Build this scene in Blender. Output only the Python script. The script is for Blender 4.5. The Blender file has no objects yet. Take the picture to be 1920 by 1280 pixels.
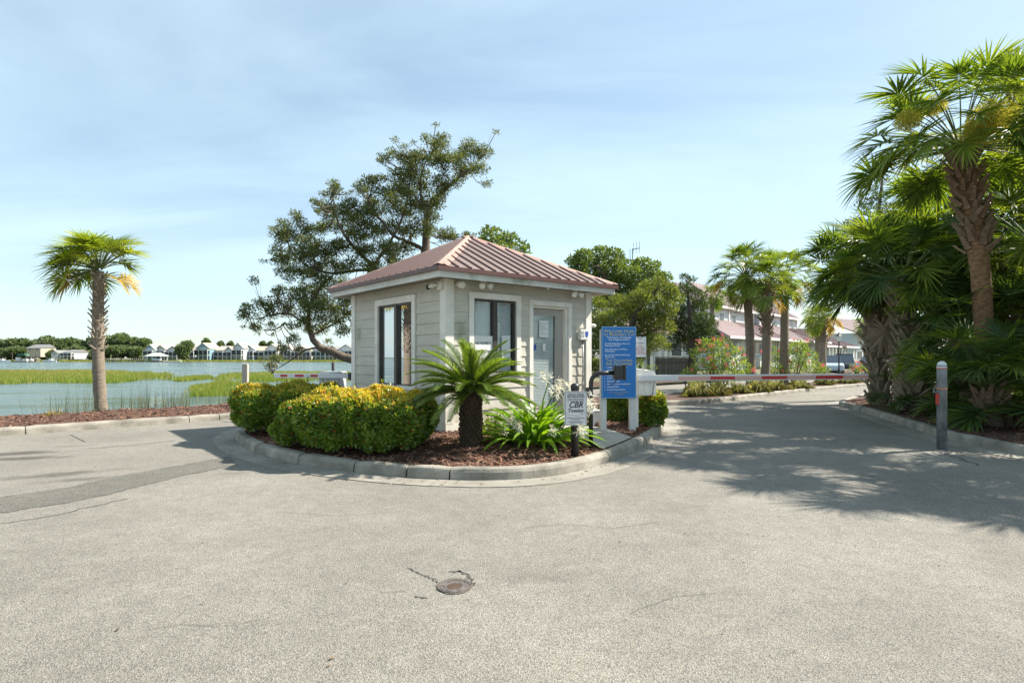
import bpy, math, random
import numpy as np
from mathutils import Vector, Matrix, geometry
random.seed(7); RNG = np.random.default_rng(11)
R = math.radians
SC = bpy.context.scene
COL = SC.collection

# ------------------------------------------------------------------ camera, sky, sun, exposure
FPX, CX, CY, EYE = 1105.0, 960.0, 668.0, 1.4
cam = bpy.data.objects.new('camera', bpy.data.cameras.new('camera')); COL.objects.link(cam)
cam.location = (0, 0, EYE); cam.rotation_euler = (R(90), 0, 0)
cam.data.sensor_width = 36; cam.data.lens = FPX / 1920 * 36
cam.data.shift_y = (CY - 640) / 1920
cam.data.clip_start = 0.05; cam.data.clip_end = 3000
SC.camera = cam
SUN_AZ, SUN_EL = 18.0, 44.0            # azimuth measured from +X towards +Y
world = bpy.data.worlds.new('World'); SC.world = world; world.use_nodes = True
wn = world.node_tree.nodes; wl = world.node_tree.links; wn.clear()
w_out = wn.new('ShaderNodeOutputWorld'); w_bg = wn.new('ShaderNodeBackground')
w_sky = wn.new('ShaderNodeTexSky'); w_sky.sky_type = 'NISHITA'; w_sky.sun_disc = False
w_sky.sun_elevation = R(SUN_EL); w_sky.sun_rotation = R(90 - SUN_AZ)
w_sky.air_density = 1.0; w_sky.dust_density = 0.55; w_sky.ozone_density = 0.55; w_sky.altitude = 0
w_bg.inputs['Strength'].default_value = 0.071
# thin high cirrus: noise stretched over the direction, projected on a cloud layer
w_tc = wn.new('ShaderNodeTexCoord'); w_sep = wn.new('ShaderNodeSeparateXYZ')
wl.new(w_tc.outputs['Generated'], w_sep.inputs[0])
w_add = wn.new('ShaderNodeMath'); w_add.operation = 'ADD'; w_add.inputs[1].default_value = 0.22
wl.new(w_sep.outputs['Z'], w_add.inputs[0])
w_dx = wn.new('ShaderNodeMath'); w_dx.operation = 'DIVIDE'; w_dy = wn.new('ShaderNodeMath'); w_dy.operation = 'DIVIDE'
wl.new(w_sep.outputs['X'], w_dx.inputs[0]); wl.new(w_add.outputs[0], w_dx.inputs[1])
wl.new(w_sep.outputs['Y'], w_dy.inputs[0]); wl.new(w_add.outputs[0], w_dy.inputs[1])
w_cmb = wn.new('ShaderNodeCombineXYZ'); wl.new(w_dx.outputs[0], w_cmb.inputs[0]); wl.new(w_dy.outputs[0], w_cmb.inputs[1])
w_map = wn.new('ShaderNodeMapping'); w_map.inputs['Rotation'].default_value = (0, 0, R(-28)); w_map.inputs['Scale'].default_value = (0.55, 1.5, 1)
wl.new(w_cmb.outputs[0], w_map.inputs['Vector'])
w_noise = wn.new('ShaderNodeTexNoise'); w_noise.inputs['Scale'].default_value = 0.9; w_noise.inputs['Detail'].default_value = 7
w_noise.inputs['Roughness'].default_value = 0.55; w_noise.inputs['Distortion'].default_value = 0.6
wl.new(w_map.outputs[0], w_noise.inputs['Vector'])
w_ramp = wn.new('ShaderNodeMapRange'); w_ramp.inputs['From Min'].default_value = 0.36; w_ramp.inputs['From Max'].default_value = 0.78
w_ramp.inputs['To Min'].default_value = 0.30; w_ramp.inputs['To Max'].default_value = 0.92
wl.new(w_noise.outputs['Fac'], w_ramp.inputs['Value'])
w_mix = wn.new('ShaderNodeMix'); w_mix.data_type = 'RGBA'
w_mix.inputs['B'].default_value = (4.95, 6.6, 7.3, 1)
wl.new(w_ramp.outputs[0], w_mix.inputs['Factor']); wl.new(w_sky.outputs[0], w_mix.inputs['A'])
wl.new(w_mix.outputs['Result'], w_bg.inputs['Color']); wl.new(w_bg.outputs[0], w_out.inputs['Surface'])
sun = bpy.data.objects.new('sun', bpy.data.lights.new('sun', 'SUN')); COL.objects.link(sun)
sun.data.energy = 4.8; sun.data.angle = R(0.53); sun.data.color = (1.0, 0.93, 0.82)
_sd = Vector((math.cos(R(SUN_EL)) * math.cos(R(SUN_AZ)), math.cos(R(SUN_EL)) * math.sin(R(SUN_AZ)), math.sin(R(SUN_EL))))
sun.rotation_euler = _sd.to_track_quat('Z', 'Y').to_euler()
SC.view_settings.view_transform = 'Standard'; SC.view_settings.look = 'None'
SC.view_settings.exposure = 1.3; SC.view_settings.gamma = 1.0; SC.view_settings.use_curve_mapping = False
SC.cycles.max_bounces = 8; SC.cycles.transparent_max_bounces = 12

# ------------------------------------------------------------------ helpers
def at(px, py, d):
    return Vector(((px - CX) / FPX * d, d, EYE - (py - CY) / FPX * d))
def onz(px, py, z=0.0):
    return at(px, py, (EYE - z) * FPX / (py - CY))
def tag(o, label=None, cat=None, group=None, kind=None):
    if label: o['label'] = label
    if cat: o['category'] = cat
    if group: o['group'] = group
    if kind: o['kind'] = kind
    return o
def empty(name, loc=(0, 0, 0), rz=0.0, label=None, cat=None, group=None, kind=None):
    o = bpy.data.objects.new(name, None); COL.objects.link(o); o.location = loc; o.rotation_euler = (0, 0, rz)
    o.empty_display_size = 0.1
    return tag(o, label, cat, group, kind)
def link(name, me, parent=None, loc=None, rot=None, sc=None):
    o = bpy.data.objects.new(name, me); COL.objects.link(o)
    if parent is not None: o.parent = parent
    if loc is not None: o.location = loc
    if rot is not None: o.rotation_euler = rot
    if sc is not None: o.scale = sc if hasattr(sc, '__len__') else (sc, sc, sc)
    return o
def fast_mesh(name, V, Fc, mats, midx=None, smooth=False):
    V = np.asarray(V, dtype=np.float32); Fc = np.asarray(Fc, dtype=np.int32); n, k = Fc.shape
    me = bpy.data.meshes.new(name)
    me.vertices.add(len(V)); me.vertices.foreach_set('co', V.ravel())
    me.loops.add(n * k); me.loops.foreach_set('vertex_index', Fc.ravel())
    me.polygons.add(n); me.polygons.foreach_set('loop_start', np.arange(0, n * k, k, dtype=np.int32))
    try: me.polygons.foreach_set('loop_total', np.full(n, k, dtype=np.int32))
    except Exception: pass
    if midx is not None: me.polygons.foreach_set('material_index', np.asarray(midx, dtype=np.int32))
    if smooth: me.polygons.foreach_set('use_smooth', np.ones(n, dtype=bool))
    for m in (mats if isinstance(mats, (list, tuple)) else [mats]): me.materials.append(m)
    me.update(calc_edges=True)
    return me
class MB:
    def __init__(s): s.v = []; s.f = []; s.m = []
    def face(s, pts, m=0):
        b = len(s.v); s.v += [tuple(p) for p in pts]; s.f.append(tuple(range(b, b + len(pts)))); s.m.append(m)
    def box(s, x0, x1, y0, y1, z0, z1, m=0, M=None):
        b = len(s.v)
        p = [(x, y, z) for z in (z0, z1) for y in (y0, y1) for x in (x0, x1)]
        if M is not None: p = [tuple(M @ Vector(q)) for q in p]
        s.v += p
        for f in ((0, 2, 3, 1), (4, 5, 7, 6), (0, 1, 5, 4), (2, 6, 7, 3), (0, 4, 6, 2), (1, 3, 7, 5)):
            s.f.append(tuple(b + i for i in f)); s.m.append(m)
        return s
    def prism(s, poly, y0, y1, m=0, M=None):      # poly in XZ, extruded along Y
        b = len(s.v); n = len(poly)
        p = [(x, y0, z) for x, z in poly] + [(x, y1, z) for x, z in poly]
        if M is not None: p = [tuple(M @ Vector(q)) for q in p]
        s.v += p
        s.f.append(tuple(range(b, b + n))); s.m.append(m)
        s.f.append(tuple(range(b + 2 * n - 1, b + n - 1, -1))); s.m.append(m)
        for i in range(n):
            j = (i + 1) % n
            s.f.append((b + i, b + n + i, b + n + j, b + j)); s.m.append(m)
        return s
    def tube(s, pts, rad, seg=8, m=0, cap=True):
        pts = [Vector(p) for p in pts]; n = len(pts)
        if not hasattr(rad, '__len__'): rad = [rad] * n
        b = len(s.v); ref = None
        for i in range(n):
            t = (pts[min(i + 1, n - 1)] - pts[max(i - 1, 0)]).normalized()
            if ref is None: ref = t.orthogonal().normalized()
            ref = (ref - t * ref.dot(t))
            ref = ref.normalized() if ref.length > 1e-6 else t.orthogonal().normalized()
            q = t.cross(ref)
            for k in range(seg):
                a = 2 * math.pi * k / seg
                s.v.append(tuple(pts[i] + (ref * math.cos(a) + q * math.sin(a)) * rad[i]))
        for i in range(n - 1):
            for k in range(seg):
                k2 = (k + 1) % seg
                s.f.append((b + i * seg + k, b + i * seg + k2, b + (i + 1) * seg + k2, b + (i + 1) * seg + k)); s.m.append(m)
        if cap:
            s.f.append(tuple(b + k for k in range(seg))[::-1]); s.m.append(m)
            s.f.append(tuple(b + (n - 1) * seg + k for k in range(seg))); s.m.append(m)
        return s
    def lathe(s, prof, seg=16, c=(0, 0), m=0):    # prof: (r, z)
        b = len(s.v); n = len(prof)
        for r, z in prof:
            for k in range(seg):
                a = 2 * math.pi * k / seg
                s.v.append((c[0] + r * math.cos(a), c[1] + r * math.sin(a), z))
        for i in range(n - 1):
            for k in range(seg):
                k2 = (k + 1) % seg
                s.f.append((b + i * seg + k, b + i * seg + k2, b + (i + 1) * seg + k2, b + (i + 1) * seg + k)); s.m.append(m)
        s.f.append(tuple(b + k for k in range(seg))[::-1]); s.m.append(m)
        s.f.append(tuple(b + (n - 1) * seg + k for k in range(seg))); s.m.append(m)
        return s
    def mesh(s, name, mats, smooth=False, bevel=0.0):
        me = bpy.data.meshes.new(name); me.from_pydata(s.v, [], s.f)
        for m in (mats if isinstance(mats, (list, tuple)) else [mats]): me.materials.append(m)
        if any(s.m): me.polygons.foreach_set('material_index', s.m)
        if smooth:
            me.polygons.foreach_set('use_smooth', [True] * len(s.f))
        me.update()
        if bevel:
            import bmesh
            bm = bmesh.new(); bm.from_mesh(me)
            bmesh.ops.remove_doubles(bm, verts=bm.verts, dist=1e-5)
            bmesh.ops.bevel(bm, geom=[e for e in bm.edges if len(e.link_faces) == 2 and e.calc_face_angle(0) > 0.6], offset=bevel, segments=2, affect='EDGES')
            bm.to_mesh(me); bm.free()
        return me
    def build(s, name, mats, parent=None, loc=None, rot=None, smooth=False, bevel=0.0):
        return link(name, s.mesh(name, mats, smooth, bevel), parent, loc, rot)
def smooth_path(pts, step=0.15):
    P = [Vector((p[0], p[1])) for p in pts]; out = []
    P = [P[0] * 2 - P[1]] + P + [P[-1] * 2 - P[-2]]
    for i in range(1, len(P) - 2):
        a, b, c, d = P[i - 1], P[i], P[i + 1], P[i + 2]
        n = max(2, int((c - b).length / step))
        for k in range(n):
            t = k / n
            out.append(0.5 * ((2 * b) + (c - a) * t + (2 * a - 5 * b + 4 * c - d) * t * t + (3 * b - a - 3 * c + d) * t ** 3))
    out.append(P[-2]); return out
def offset_path(path, o):
    res = []
    for i, p in enumerate(path):
        t = (path[min(i + 1, len(path) - 1)] - path[max(i - 1, 0)]).normalized()
        res.append(Vector((p.x - t.y * o, p.y + t.x * o)))
    return res
def in_poly(x, y, poly):
    inside = np.zeros(len(x), bool); n = len(poly)
    for i in range(n):
        x1, y1 = poly[i]; x2, y2 = poly[(i + 1) % n]
        c = ((y1 > y) != (y2 > y)) & (x < (x2 - x1) * (y - y1) / (y2 - y1 + 1e-12) + x1)
        inside ^= c
    return inside
def sheet(name, poly, zf, spacing, mat, parent=None, kind='structure', thick=None):
    poly = [(p[0], p[1]) for p in poly]
    xs = [p[0] for p in poly]; ys = [p[1] for p in poly]
    pts = [Vector(p) for p in poly]
    if spacing:
        gx, gy = np.meshgrid(np.arange(min(xs), max(xs), spacing), np.arange(min(ys), max(ys), spacing))
        gx = gx.ravel() + RNG.uniform(-.3, .3, gx.size) * spacing; gy = gy.ravel() + RNG.uniform(-.3, .3, gy.size) * spacing
        k = in_poly(gx, gy, poly); pts += [Vector((a, b)) for a, b in zip(gx[k], gy[k])]
    n = len(poly)
    r = geometry.delaunay_2d_cdt(pts, [(i, (i + 1) % n) for i in range(n)], [list(range(n))], 1, 1e-5)
    V = [(v.x, v.y, zf(v.x, v.y)) for v in r[0]]
    me = bpy.data.meshes.new(name); me.from_pydata(V, [], [tuple(f) for f in r[2]]); me.materials.append(mat); me.update()
    o = link(name, me, parent)
    if kind and parent is None: o['kind'] = kind
    return o
def vnoise(x, y, s):
    return (math.sin(x * s * 1.7 + 1.3 * math.sin(y * s)) + math.sin(y * s * 2.1 + 1.7 * math.sin(x * s * .8)) + math.sin((x + y) * s * 3.1)) / 3

# ------------------------------------------------------------------ materials
def newmat(name):
    m = bpy.data.materials.new(name); m.use_nodes = True; nt = m.node_tree
    return m, nt.nodes, nt.links, nt.nodes['Principled BSDF']
def rgb(c): return (c[0], c[1], c[2], 1)
def mat(name, c, rough=0.6, var=0.12, scale=6.0, c2=None, bump=0.0, bscale=60.0, metal=0.0, spec=0.5, stretch=None, stains=()):
    m, N, L, b = newmat(name)
    b.inputs['Roughness'].default_value = rough; b.inputs['Metallic'].default_value = metal
    b.inputs['Specular IOR Level'].default_value = spec
    tc = N.new('ShaderNodeTexCoord'); src = tc.outputs['Object']
    if stretch:
        mp = N.new('ShaderNodeMapping'); mp.inputs['Scale'].default_value = stretch; L.new(src, mp.inputs[0]); src = mp.outputs[0]
    no = N.new('ShaderNodeTexNoise'); no.inputs['Scale'].default_value = scale; no.inputs['Detail'].default_value = 8; no.inputs['Roughness'].default_value = .62
    L.new(src, no.inputs['Vector'])
    r = N.new('ShaderNodeValToRGB'); r.color_ramp.elements[0].position = .3; r.color_ramp.elements[1].position = .7
    c2 = c2 or tuple(x * (1 - 2 * var) for x in c)
    r.color_ramp.elements[0].color = rgb(c2); r.color_ramp.elements[1].color = rgb(c)
    L.new(no.outputs['Fac'], r.inputs[0]); cur = r.outputs[0]
    if stains:
        sn = N.new('ShaderNodeTexNoise'); sn.inputs['Scale'].default_value = 9; sn.inputs['Detail'].default_value = 7; L.new(tc.outputs['Object'], sn.inputs['Vector'])
    for loc_, rad_, col_, amt in stains:          # mildew, dirt splash and rust runs at their own places
        mp2 = N.new('ShaderNodeMapping'); mp2.vector_type = 'TEXTURE'; mp2.inputs['Location'].default_value = loc_; mp2.inputs['Scale'].default_value = rad_; L.new(tc.outputs['Object'], mp2.inputs[0])
        ln2 = N.new('ShaderNodeVectorMath'); ln2.operation = 'LENGTH'; L.new(mp2.outputs[0], ln2.inputs[0])
        a2 = N.new('ShaderNodeMath'); a2.operation = 'MULTIPLY_ADD'; a2.inputs[1].default_value = 2.2; a2.inputs[2].default_value = -1.1; L.new(sn.outputs['Fac'], a2.inputs[0])
        s2 = N.new('ShaderNodeMath'); s2.operation = 'ADD'; L.new(ln2.outputs['Value'], s2.inputs[0]); L.new(a2.outputs[0], s2.inputs[1])
        q2 = N.new('ShaderNodeMapRange'); q2.inputs['From Min'].default_value = .2; q2.inputs['From Max'].default_value = 1.05; q2.inputs['To Min'].default_value = amt; q2.inputs['To Max'].default_value = 0; L.new(s2.outputs[0], q2.inputs['Value'])
        x2 = N.new('ShaderNodeMix'); x2.data_type = 'RGBA'; L.new(q2.outputs[0], x2.inputs['Factor']); L.new(cur, x2.inputs['A']); x2.inputs['B'].default_value = rgb(col_); cur = x2.outputs['Result']
    L.new(cur, b.inputs['Base Color'])
    if bump:
        n2 = N.new('ShaderNodeTexNoise'); n2.inputs['Scale'].default_value = bscale; n2.inputs['Detail'].default_value = 5
        L.new(src, n2.inputs['Vector'])
        bp = N.new('ShaderNodeBump'); bp.inputs['Strength'].default_value = bump; bp.inputs['Distance'].default_value = .02
        L.new(n2.outputs['Fac'], bp.inputs['Height']); L.new(bp.outputs[0], b.inputs['Normal'])
    return m
def leafmat(name, cols, transl=0.35, rough=0.45, tcol=None, spec=0.4, gain=1.35):
    cols = [tuple(min(.8, x * gain) for x in c) for c in cols]
    m, N, L, b = newmat(name)
    g = N.new('ShaderNodeNewGeometry'); r = N.new('ShaderNodeValToRGB'); el = r.color_ramp.elements
    for i, c in enumerate(cols):
        p = i / max(1, len(cols) - 1)
        e = el[0] if i == 0 else (el[1] if i == 1 else el.new(p)); e.position = p; e.color = rgb(c)
    L.new(g.outputs['Random Per Island'], r.inputs[0]); L.new(r.outputs[0], b.inputs['Base Color'])
    b.inputs['Roughness'].default_value = rough; b.inputs['Specular IOR Level'].default_value = spec
    t = N.new('ShaderNodeBsdfTranslucent'); h = N.new('ShaderNodeMix'); h.data_type = 'RGBA'; h.blend_type = 'MULTIPLY'
    h.inputs['Factor'].default_value = 1; h.inputs['B'].default_value = rgb(tcol or (1.9, 1.7, .7)); L.new(r.outputs[0], h.inputs['A'])
    L.new(h.outputs['Result'], t.inputs['Color'])
    mx = N.new('ShaderNodeMixShader'); mx.inputs[0].default_value = transl
    L.new(b.outputs[0], mx.inputs[1]); L.new(t.outputs[0], mx.inputs[2])
    L.new(mx.outputs[0], N['Material Output'].inputs['Surface'])
    return m
def glassmat(name, refl=0.3, tint=(.55, .6, .62), rough=0.0):
    m, N, L, b = newmat(name); N.remove(b)
    t = N.new('ShaderNodeBsdfTransparent'); t.inputs[0].default_value = rgb(tint)
    g = N.new('ShaderNodeBsdfGlossy'); g.inputs['Roughness'].default_value = rough; g.inputs['Color'].default_value = (.95, .97, 1, 1)
    x = N.new('ShaderNodeMixShader'); lw = N.new('ShaderNodeLayerWeight'); lw.inputs['Blend'].default_value = .5; fr = N.new('ShaderNodeMath'); fr.operation = 'POWER'; fr.inputs[1].default_value = 4.0; L.new(lw.outputs['Facing'], fr.inputs[0])
    ad = N.new('ShaderNodeMath'); ad.operation = 'ADD'; ad.inputs[1].default_value = refl; ad.use_clamp = True
    L.new(fr.outputs[0], ad.inputs[0]); L.new(ad.outputs[0], x.inputs[0]); L.new(t.outputs[0], x.inputs[1]); L.new(g.outputs[0], x.inputs[2])
    L.new(x.outputs[0], N['Material Output'].inputs['Surface'])
    return m
M = {}
def asphalt(name, base, dark, stains):
    m, N, L, b = newmat(name); b.inputs['Roughness'].default_value = .85; b.inputs['Specular IOR Level'].default_value = .25
    tc = N.new('ShaderNodeTexCoord'); src = tc.outputs['Object']
    vo = N.new('ShaderNodeTexVoronoi'); vo.inputs['Scale'].default_value = 170; L.new(src, vo.inputs['Vector'])
    vr = N.new('ShaderNodeValToRGB'); e = vr.color_ramp.elements
    e[0].position = 0; e[0].color = rgb(dark); e[1].position = 1; e[1].color = rgb([x * 1.4 for x in base])
    k = e.new(.3); k.color = rgb([x * .8 for x in base]); k = e.new(.72); k.color = rgb([base[0] * 1.12, base[1] * 1.06, base[2] * .95])
    sp = N.new('ShaderNodeSeparateColor'); L.new(vo.outputs['Color'], sp.inputs[0]); L.new(sp.outputs[0], vr.inputs[0])
    no = N.new('ShaderNodeTexNoise'); no.inputs['Scale'].default_value = .55; no.inputs['Detail'].default_value = 9; no.inputs['Roughness'].default_value = .6
    L.new(src, no.inputs['Vector'])
    r2 = N.new('ShaderNodeMapRange'); r2.inputs['From Min'].default_value = .3; r2.inputs['From Max'].default_value = .7; r2.inputs['To Min'].default_value = .76; r2.inputs['To Max'].default_value = 1.1
    L.new(no.outputs['Fac'], r2.inputs['Value'])
    mm = N.new('ShaderNodeMix'); mm.data_type = 'RGBA'; mm.blend_type = 'MULTIPLY'; mm.inputs['Factor'].default_value = 1
    L.new(vr.outputs[0], mm.inputs['A']); L.new(r2.outputs[0], mm.inputs['B']); cur = mm.outputs['Result']
    n3 = N.new('ShaderNodeTexNoise'); n3.inputs['Scale'].default_value = 7; n3.inputs['Detail'].default_value = 4; L.new(src, n3.inputs['Vector'])
    r3 = N.new('ShaderNodeMapRange'); r3.inputs['From Min'].default_value = .3; r3.inputs['From Max'].default_value = .7; r3.inputs['To Min'].default_value = .9; r3.inputs['To Max'].default_value = 1.07; L.new(n3.outputs['Fac'], r3.inputs['Value'])
    m3 = N.new('ShaderNodeMix'); m3.data_type = 'RGBA'; m3.blend_type = 'MULTIPLY'; m3.inputs['Factor'].default_value = 1; L.new(cur, m3.inputs['A']); L.new(r3.outputs[0], m3.inputs['B']); cur = m3.outputs['Result']
    if stains:                                    # oil drips and tyre scuffs at their own places on the road
        n2 = N.new('ShaderNodeTexNoise'); n2.inputs['Scale'].default_value = 2.2; n2.inputs['Detail'].default_value = 6; L.new(src, n2.inputs['Vector'])
        for (sx, sy, rx, ry, ang, amt) in stains:
            mp = N.new('ShaderNodeMapping'); mp.vector_type = 'TEXTURE'
            mp.inputs['Location'].default_value = (sx, sy, 0); mp.inputs['Rotation'].default_value = (0, 0, ang); mp.inputs['Scale'].default_value = (rx, ry, 1)
            L.new(src, mp.inputs[0]); ln = N.new('ShaderNodeVectorMath'); ln.operation = 'LENGTH'; L.new(mp.outputs[0], ln.inputs[0])
            a = N.new('ShaderNodeMath'); a.operation = 'MULTIPLY_ADD'; a.inputs[1].default_value = 1.6; a.inputs[2].default_value = -.8; L.new(n2.outputs['Fac'], a.inputs[0])
            s = N.new('ShaderNodeMath'); s.operation = 'ADD'; L.new(ln.outputs['Value'], s.inputs[0]); L.new(a.outputs[0], s.inputs[1])
            q = N.new('ShaderNodeMapRange'); q.inputs['From Min'].default_value = .35; q.inputs['From Max'].default_value = 1.0; q.inputs['To Min'].default_value = amt; q.inputs['To Max'].default_value = 0
            L.new(s.outputs[0], q.inputs['Value'])
            x = N.new('ShaderNodeMix'); x.data_type = 'RGBA'; L.new(q.outputs[0], x.inputs['Factor']); L.new(cur, x.inputs['A']); x.inputs['B'].default_value = (.055, .048, .04, 1)
            cur = x.outputs['Result']
    L.new(cur, b.inputs['Base Color'])
    bp = N.new('ShaderNodeBump'); bp.inputs['Strength'].default_value = .55; bp.inputs['Distance'].default_value = .008
    L.new(vo.outputs['Distance'], bp.inputs['Height']); L.new(bp.outputs[0], b.inputs['Normal'])
    return m
M['asphalt'] = asphalt('asphalt', (.226, .216, .195), (.105, .1, .092),
    [(-7.2, 8.5, .8, .26, .35, .75), (-6.7, 8.1, .6, .22, .3, .75), (-5.45, 6.95, .75, .2, .5, .6), (-4.85, 6.75, .6, .14, .45, .5), (-6.9, 9.2, .5, .12, .4, .35), (-3.4, 7.05, .25, .07, .3, .3), (-5.0, 5.4, 1.6, .12, .55, .3), (.25, 3.75, .35, .14, .2, .25), (2.2, 6.2, 1.4, .25, .9, .14), (-1.6, 4.6, 1.8, .3, .2, .12), (3.5, 4.2, 1.5, .3, 1.1, .12), (-3.2, 3.4, 1.6, .35, .5, .12)])
M['asphalt_dark'] = asphalt('asphalt_patch', (.15, .145, .13), (.04, .04, .04), [(-5.6, 6.6, .5, .25, .5, .35), (-6.6, 6.0, .3, .2, .2, .5)])
M['crack'] = mat('crack_tar', (.05, .045, .04), .9)
M['kerb'] = mat('kerb_concrete', (.36, .33, .275), .85, c2=(.13, .12, .098), scale=2.6, bump=.5, bscale=70)
M['gutter'] = mat('gutter_concrete', (.30, .28, .24), .85, c2=(.17, .155, .13), scale=1.6, bump=.4, bscale=90)
M['path'] = mat('path_concrete', (.42, .39, .34), .85, c2=(.27, .25, .22), scale=2.4, bump=.3, bscale=90)
M['mulch'] = mat('mulch_bed', (.11, .055, .035), .95, c2=(.04, .02, .014), scale=22, bump=1.0, bscale=50)
M['chips'] = leafmat('mulch_chips', [(.045, .022, .015), (.13, .06, .04), (.2, .105, .07), (.28, .17, .115)], 0.0, .9, spec=.2, gain=1)
M['soil'] = mat('sandy_grass', (.16, .15, .08), .95, c2=(.07, .075, .03), scale=1.2, bump=.5, bscale=20)
M['mud'] = mat('marsh_mud', (.14, .12, .085), .8, c2=(.07, .06, .045), scale=1.0)
m, N, L, b = newmat('creek_water'); M['water'] = m
b.inputs['Base Color'].default_value = (.085, .125, .115, 1); b.inputs['Roughness'].default_value = .16; b.inputs['IOR'].default_value = 1.33
_tc = N.new('ShaderNodeTexCoord'); _n = N.new('ShaderNodeTexNoise'); _n.inputs['Scale'].default_value = 2.2; _n.inputs['Detail'].default_value = 6; _n.inputs['Roughness'].default_value = .65
_mp = N.new('ShaderNodeMapping'); _mp.inputs['Scale'].default_value = (.6, 1.2, 1); L.new(_tc.outputs['Object'], _mp.inputs[0]); L.new(_mp.outputs[0], _n.inputs['Vector'])
_b = N.new('ShaderNodeBump'); _b.inputs['Strength'].default_value = .8; _b.inputs['Distance'].default_value = .35; L.new(_n.outputs['Fac'], _b.inputs['Height']); L.new(_b.outputs[0], b.inputs['Normal'])
_n2 = N.new('ShaderNodeTexNoise'); _n2.inputs['Scale'].default_value = .12; _n2.inputs['Detail'].default_value = 5; _m2 = N.new('ShaderNodeMapping'); _m2.inputs['Scale'].default_value = (.5, 1.6, 1); L.new(_tc.outputs['Object'], _m2.inputs[0]); L.new(_m2.outputs[0], _n2.inputs['Vector']); _r2 = N.new('ShaderNodeMapRange'); _r2.inputs['From Min'].default_value = .35; _r2.inputs['From Max'].default_value = .65; _r2.inputs['To Min'].default_value = .05; _r2.inputs['To Max'].default_value = .32; L.new(_n2.outputs['Fac'], _r2.inputs['Value']); L.new(_r2.outputs[0], b.inputs['Roughness'])

# ------------------------------------------------------------------ ground, water, roads
KERB_LEFT = smooth_path([(-40, -21.5), (-30, -11.5), (-16, 3.1), (-9, 10.35), (-6.2, 13.2), (-4.8, 15.5), (-2.5, 18.7), (2, 23.7), (7.1, 28.4), (12, 33), (22, 42), (40, 58)], .2)
ISLAND = smooth_path([(1.0, 19.2), (-1.5, 17.6), (-3.6, 15.2), (-4.75, 13.0), (-5.0, 11.3), (-4.8, 10.25), (-4.42, 9.5), (-3.73, 8.55), (-2.88, 7.72), (-2.06, 7.16), (-1.22, 6.78), (-.6, 6.64), (-.18, 6.62), (.31, 6.76), (.85, 7.2), (1.46, 8.05), (2.18, 9.43), (2.72, 10.7), (3.1, 12.2), (3.5, 14.5), (3.6, 17), (2.6, 18.9), (1.0, 19.2)], .12)
BED_RIGHT = smooth_path([(34, 40), (20, 27.6), (14.4, 22.8), (10.4, 18.2), (9.25, 16.7), (8.95, 15.5), (8.35, 13.4), (7.84, 11.7), (7.36, 10.1), (7.2, 9), (7.2, 8.2), (7.4, 7), (8.1, 5.5), (9.6, 4), (14, 1.6), (26, -3)], .2)
MEDIAN = smooth_path([(30, 44), (24, 38), (15, 29.6), (9.5, 24.8), (6, 21.2), (4.2, 18.5), (3.85, 17.3), (4.35, 16.75), (6.1, 17.7), (8.35, 20), (11.1, 22.7), (13.8, 25.3), (18.8, 29.6), (26, 36), (31, 41.5), (30, 44)], .2)
SHORE = [(-60, -38), (-32, -10.3), (-17.2, 4.2), (-10.2, 11.5), (-7.7, 14.3), (-6.7, 16.6), (-4.8, 20), (-3.2, 24), (-2, 30), (0, 45), (5, 80), (20, 150), (80, 300), (200, 420)]
def gz(x, y): return -0.06 + .03 * vnoise(x, y, .35)
_sh = smooth_path(SHORE, 2.0)
sheet('ground', [(p.x, p.y) for p in _sh] + [(1500, 600), (1500, -300), (-60, -300)], gz, None, M['soil'])
b_ = MB(); _lo = offset_path(_sh, 1.9); _hi = offset_path(_sh, -.02)
for i in range(len(_sh) - 1):
    a, c, d, e = _hi[i], _hi[i + 1], _lo[i + 1], _lo[i]
    b_.face([(a.x, a.y, gz(a.x, a.y) + .004), (c.x, c.y, gz(c.x, c.y) + .004), (d.x, d.y, -2.2), (e.x, e.y, -2.2)])
tag(b_.build('bank', M['mud']), kind='structure')
b_ = MB(); b_.face([(-1500, -300, -1.3), (1500, -300, -1.3), (1500, 900, -1.3), (-1500, 900, -1.3)])
tag(b_.build('water', M['water']), kind='structure')
_lk = [(p.x, p.y) for p in KERB_LEFT]
sheet('road', _lk + [(75, 70), (75, -60), (-40, -60)], lambda x, y: 0.0, None, M['asphalt'])
sheet('far_shore', [(-520, 292), (-330, 296), (-250, 300), (-200, 293), (-140, 296), (-90, 299), (-40, 296), (40, 300), (160, 330), (400, 360), (900, 700), (-900, 700), (-900, 300)], lambda x, y: -1.15 + (.45 if y > 312 else .02), 14, M['soil'])
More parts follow.
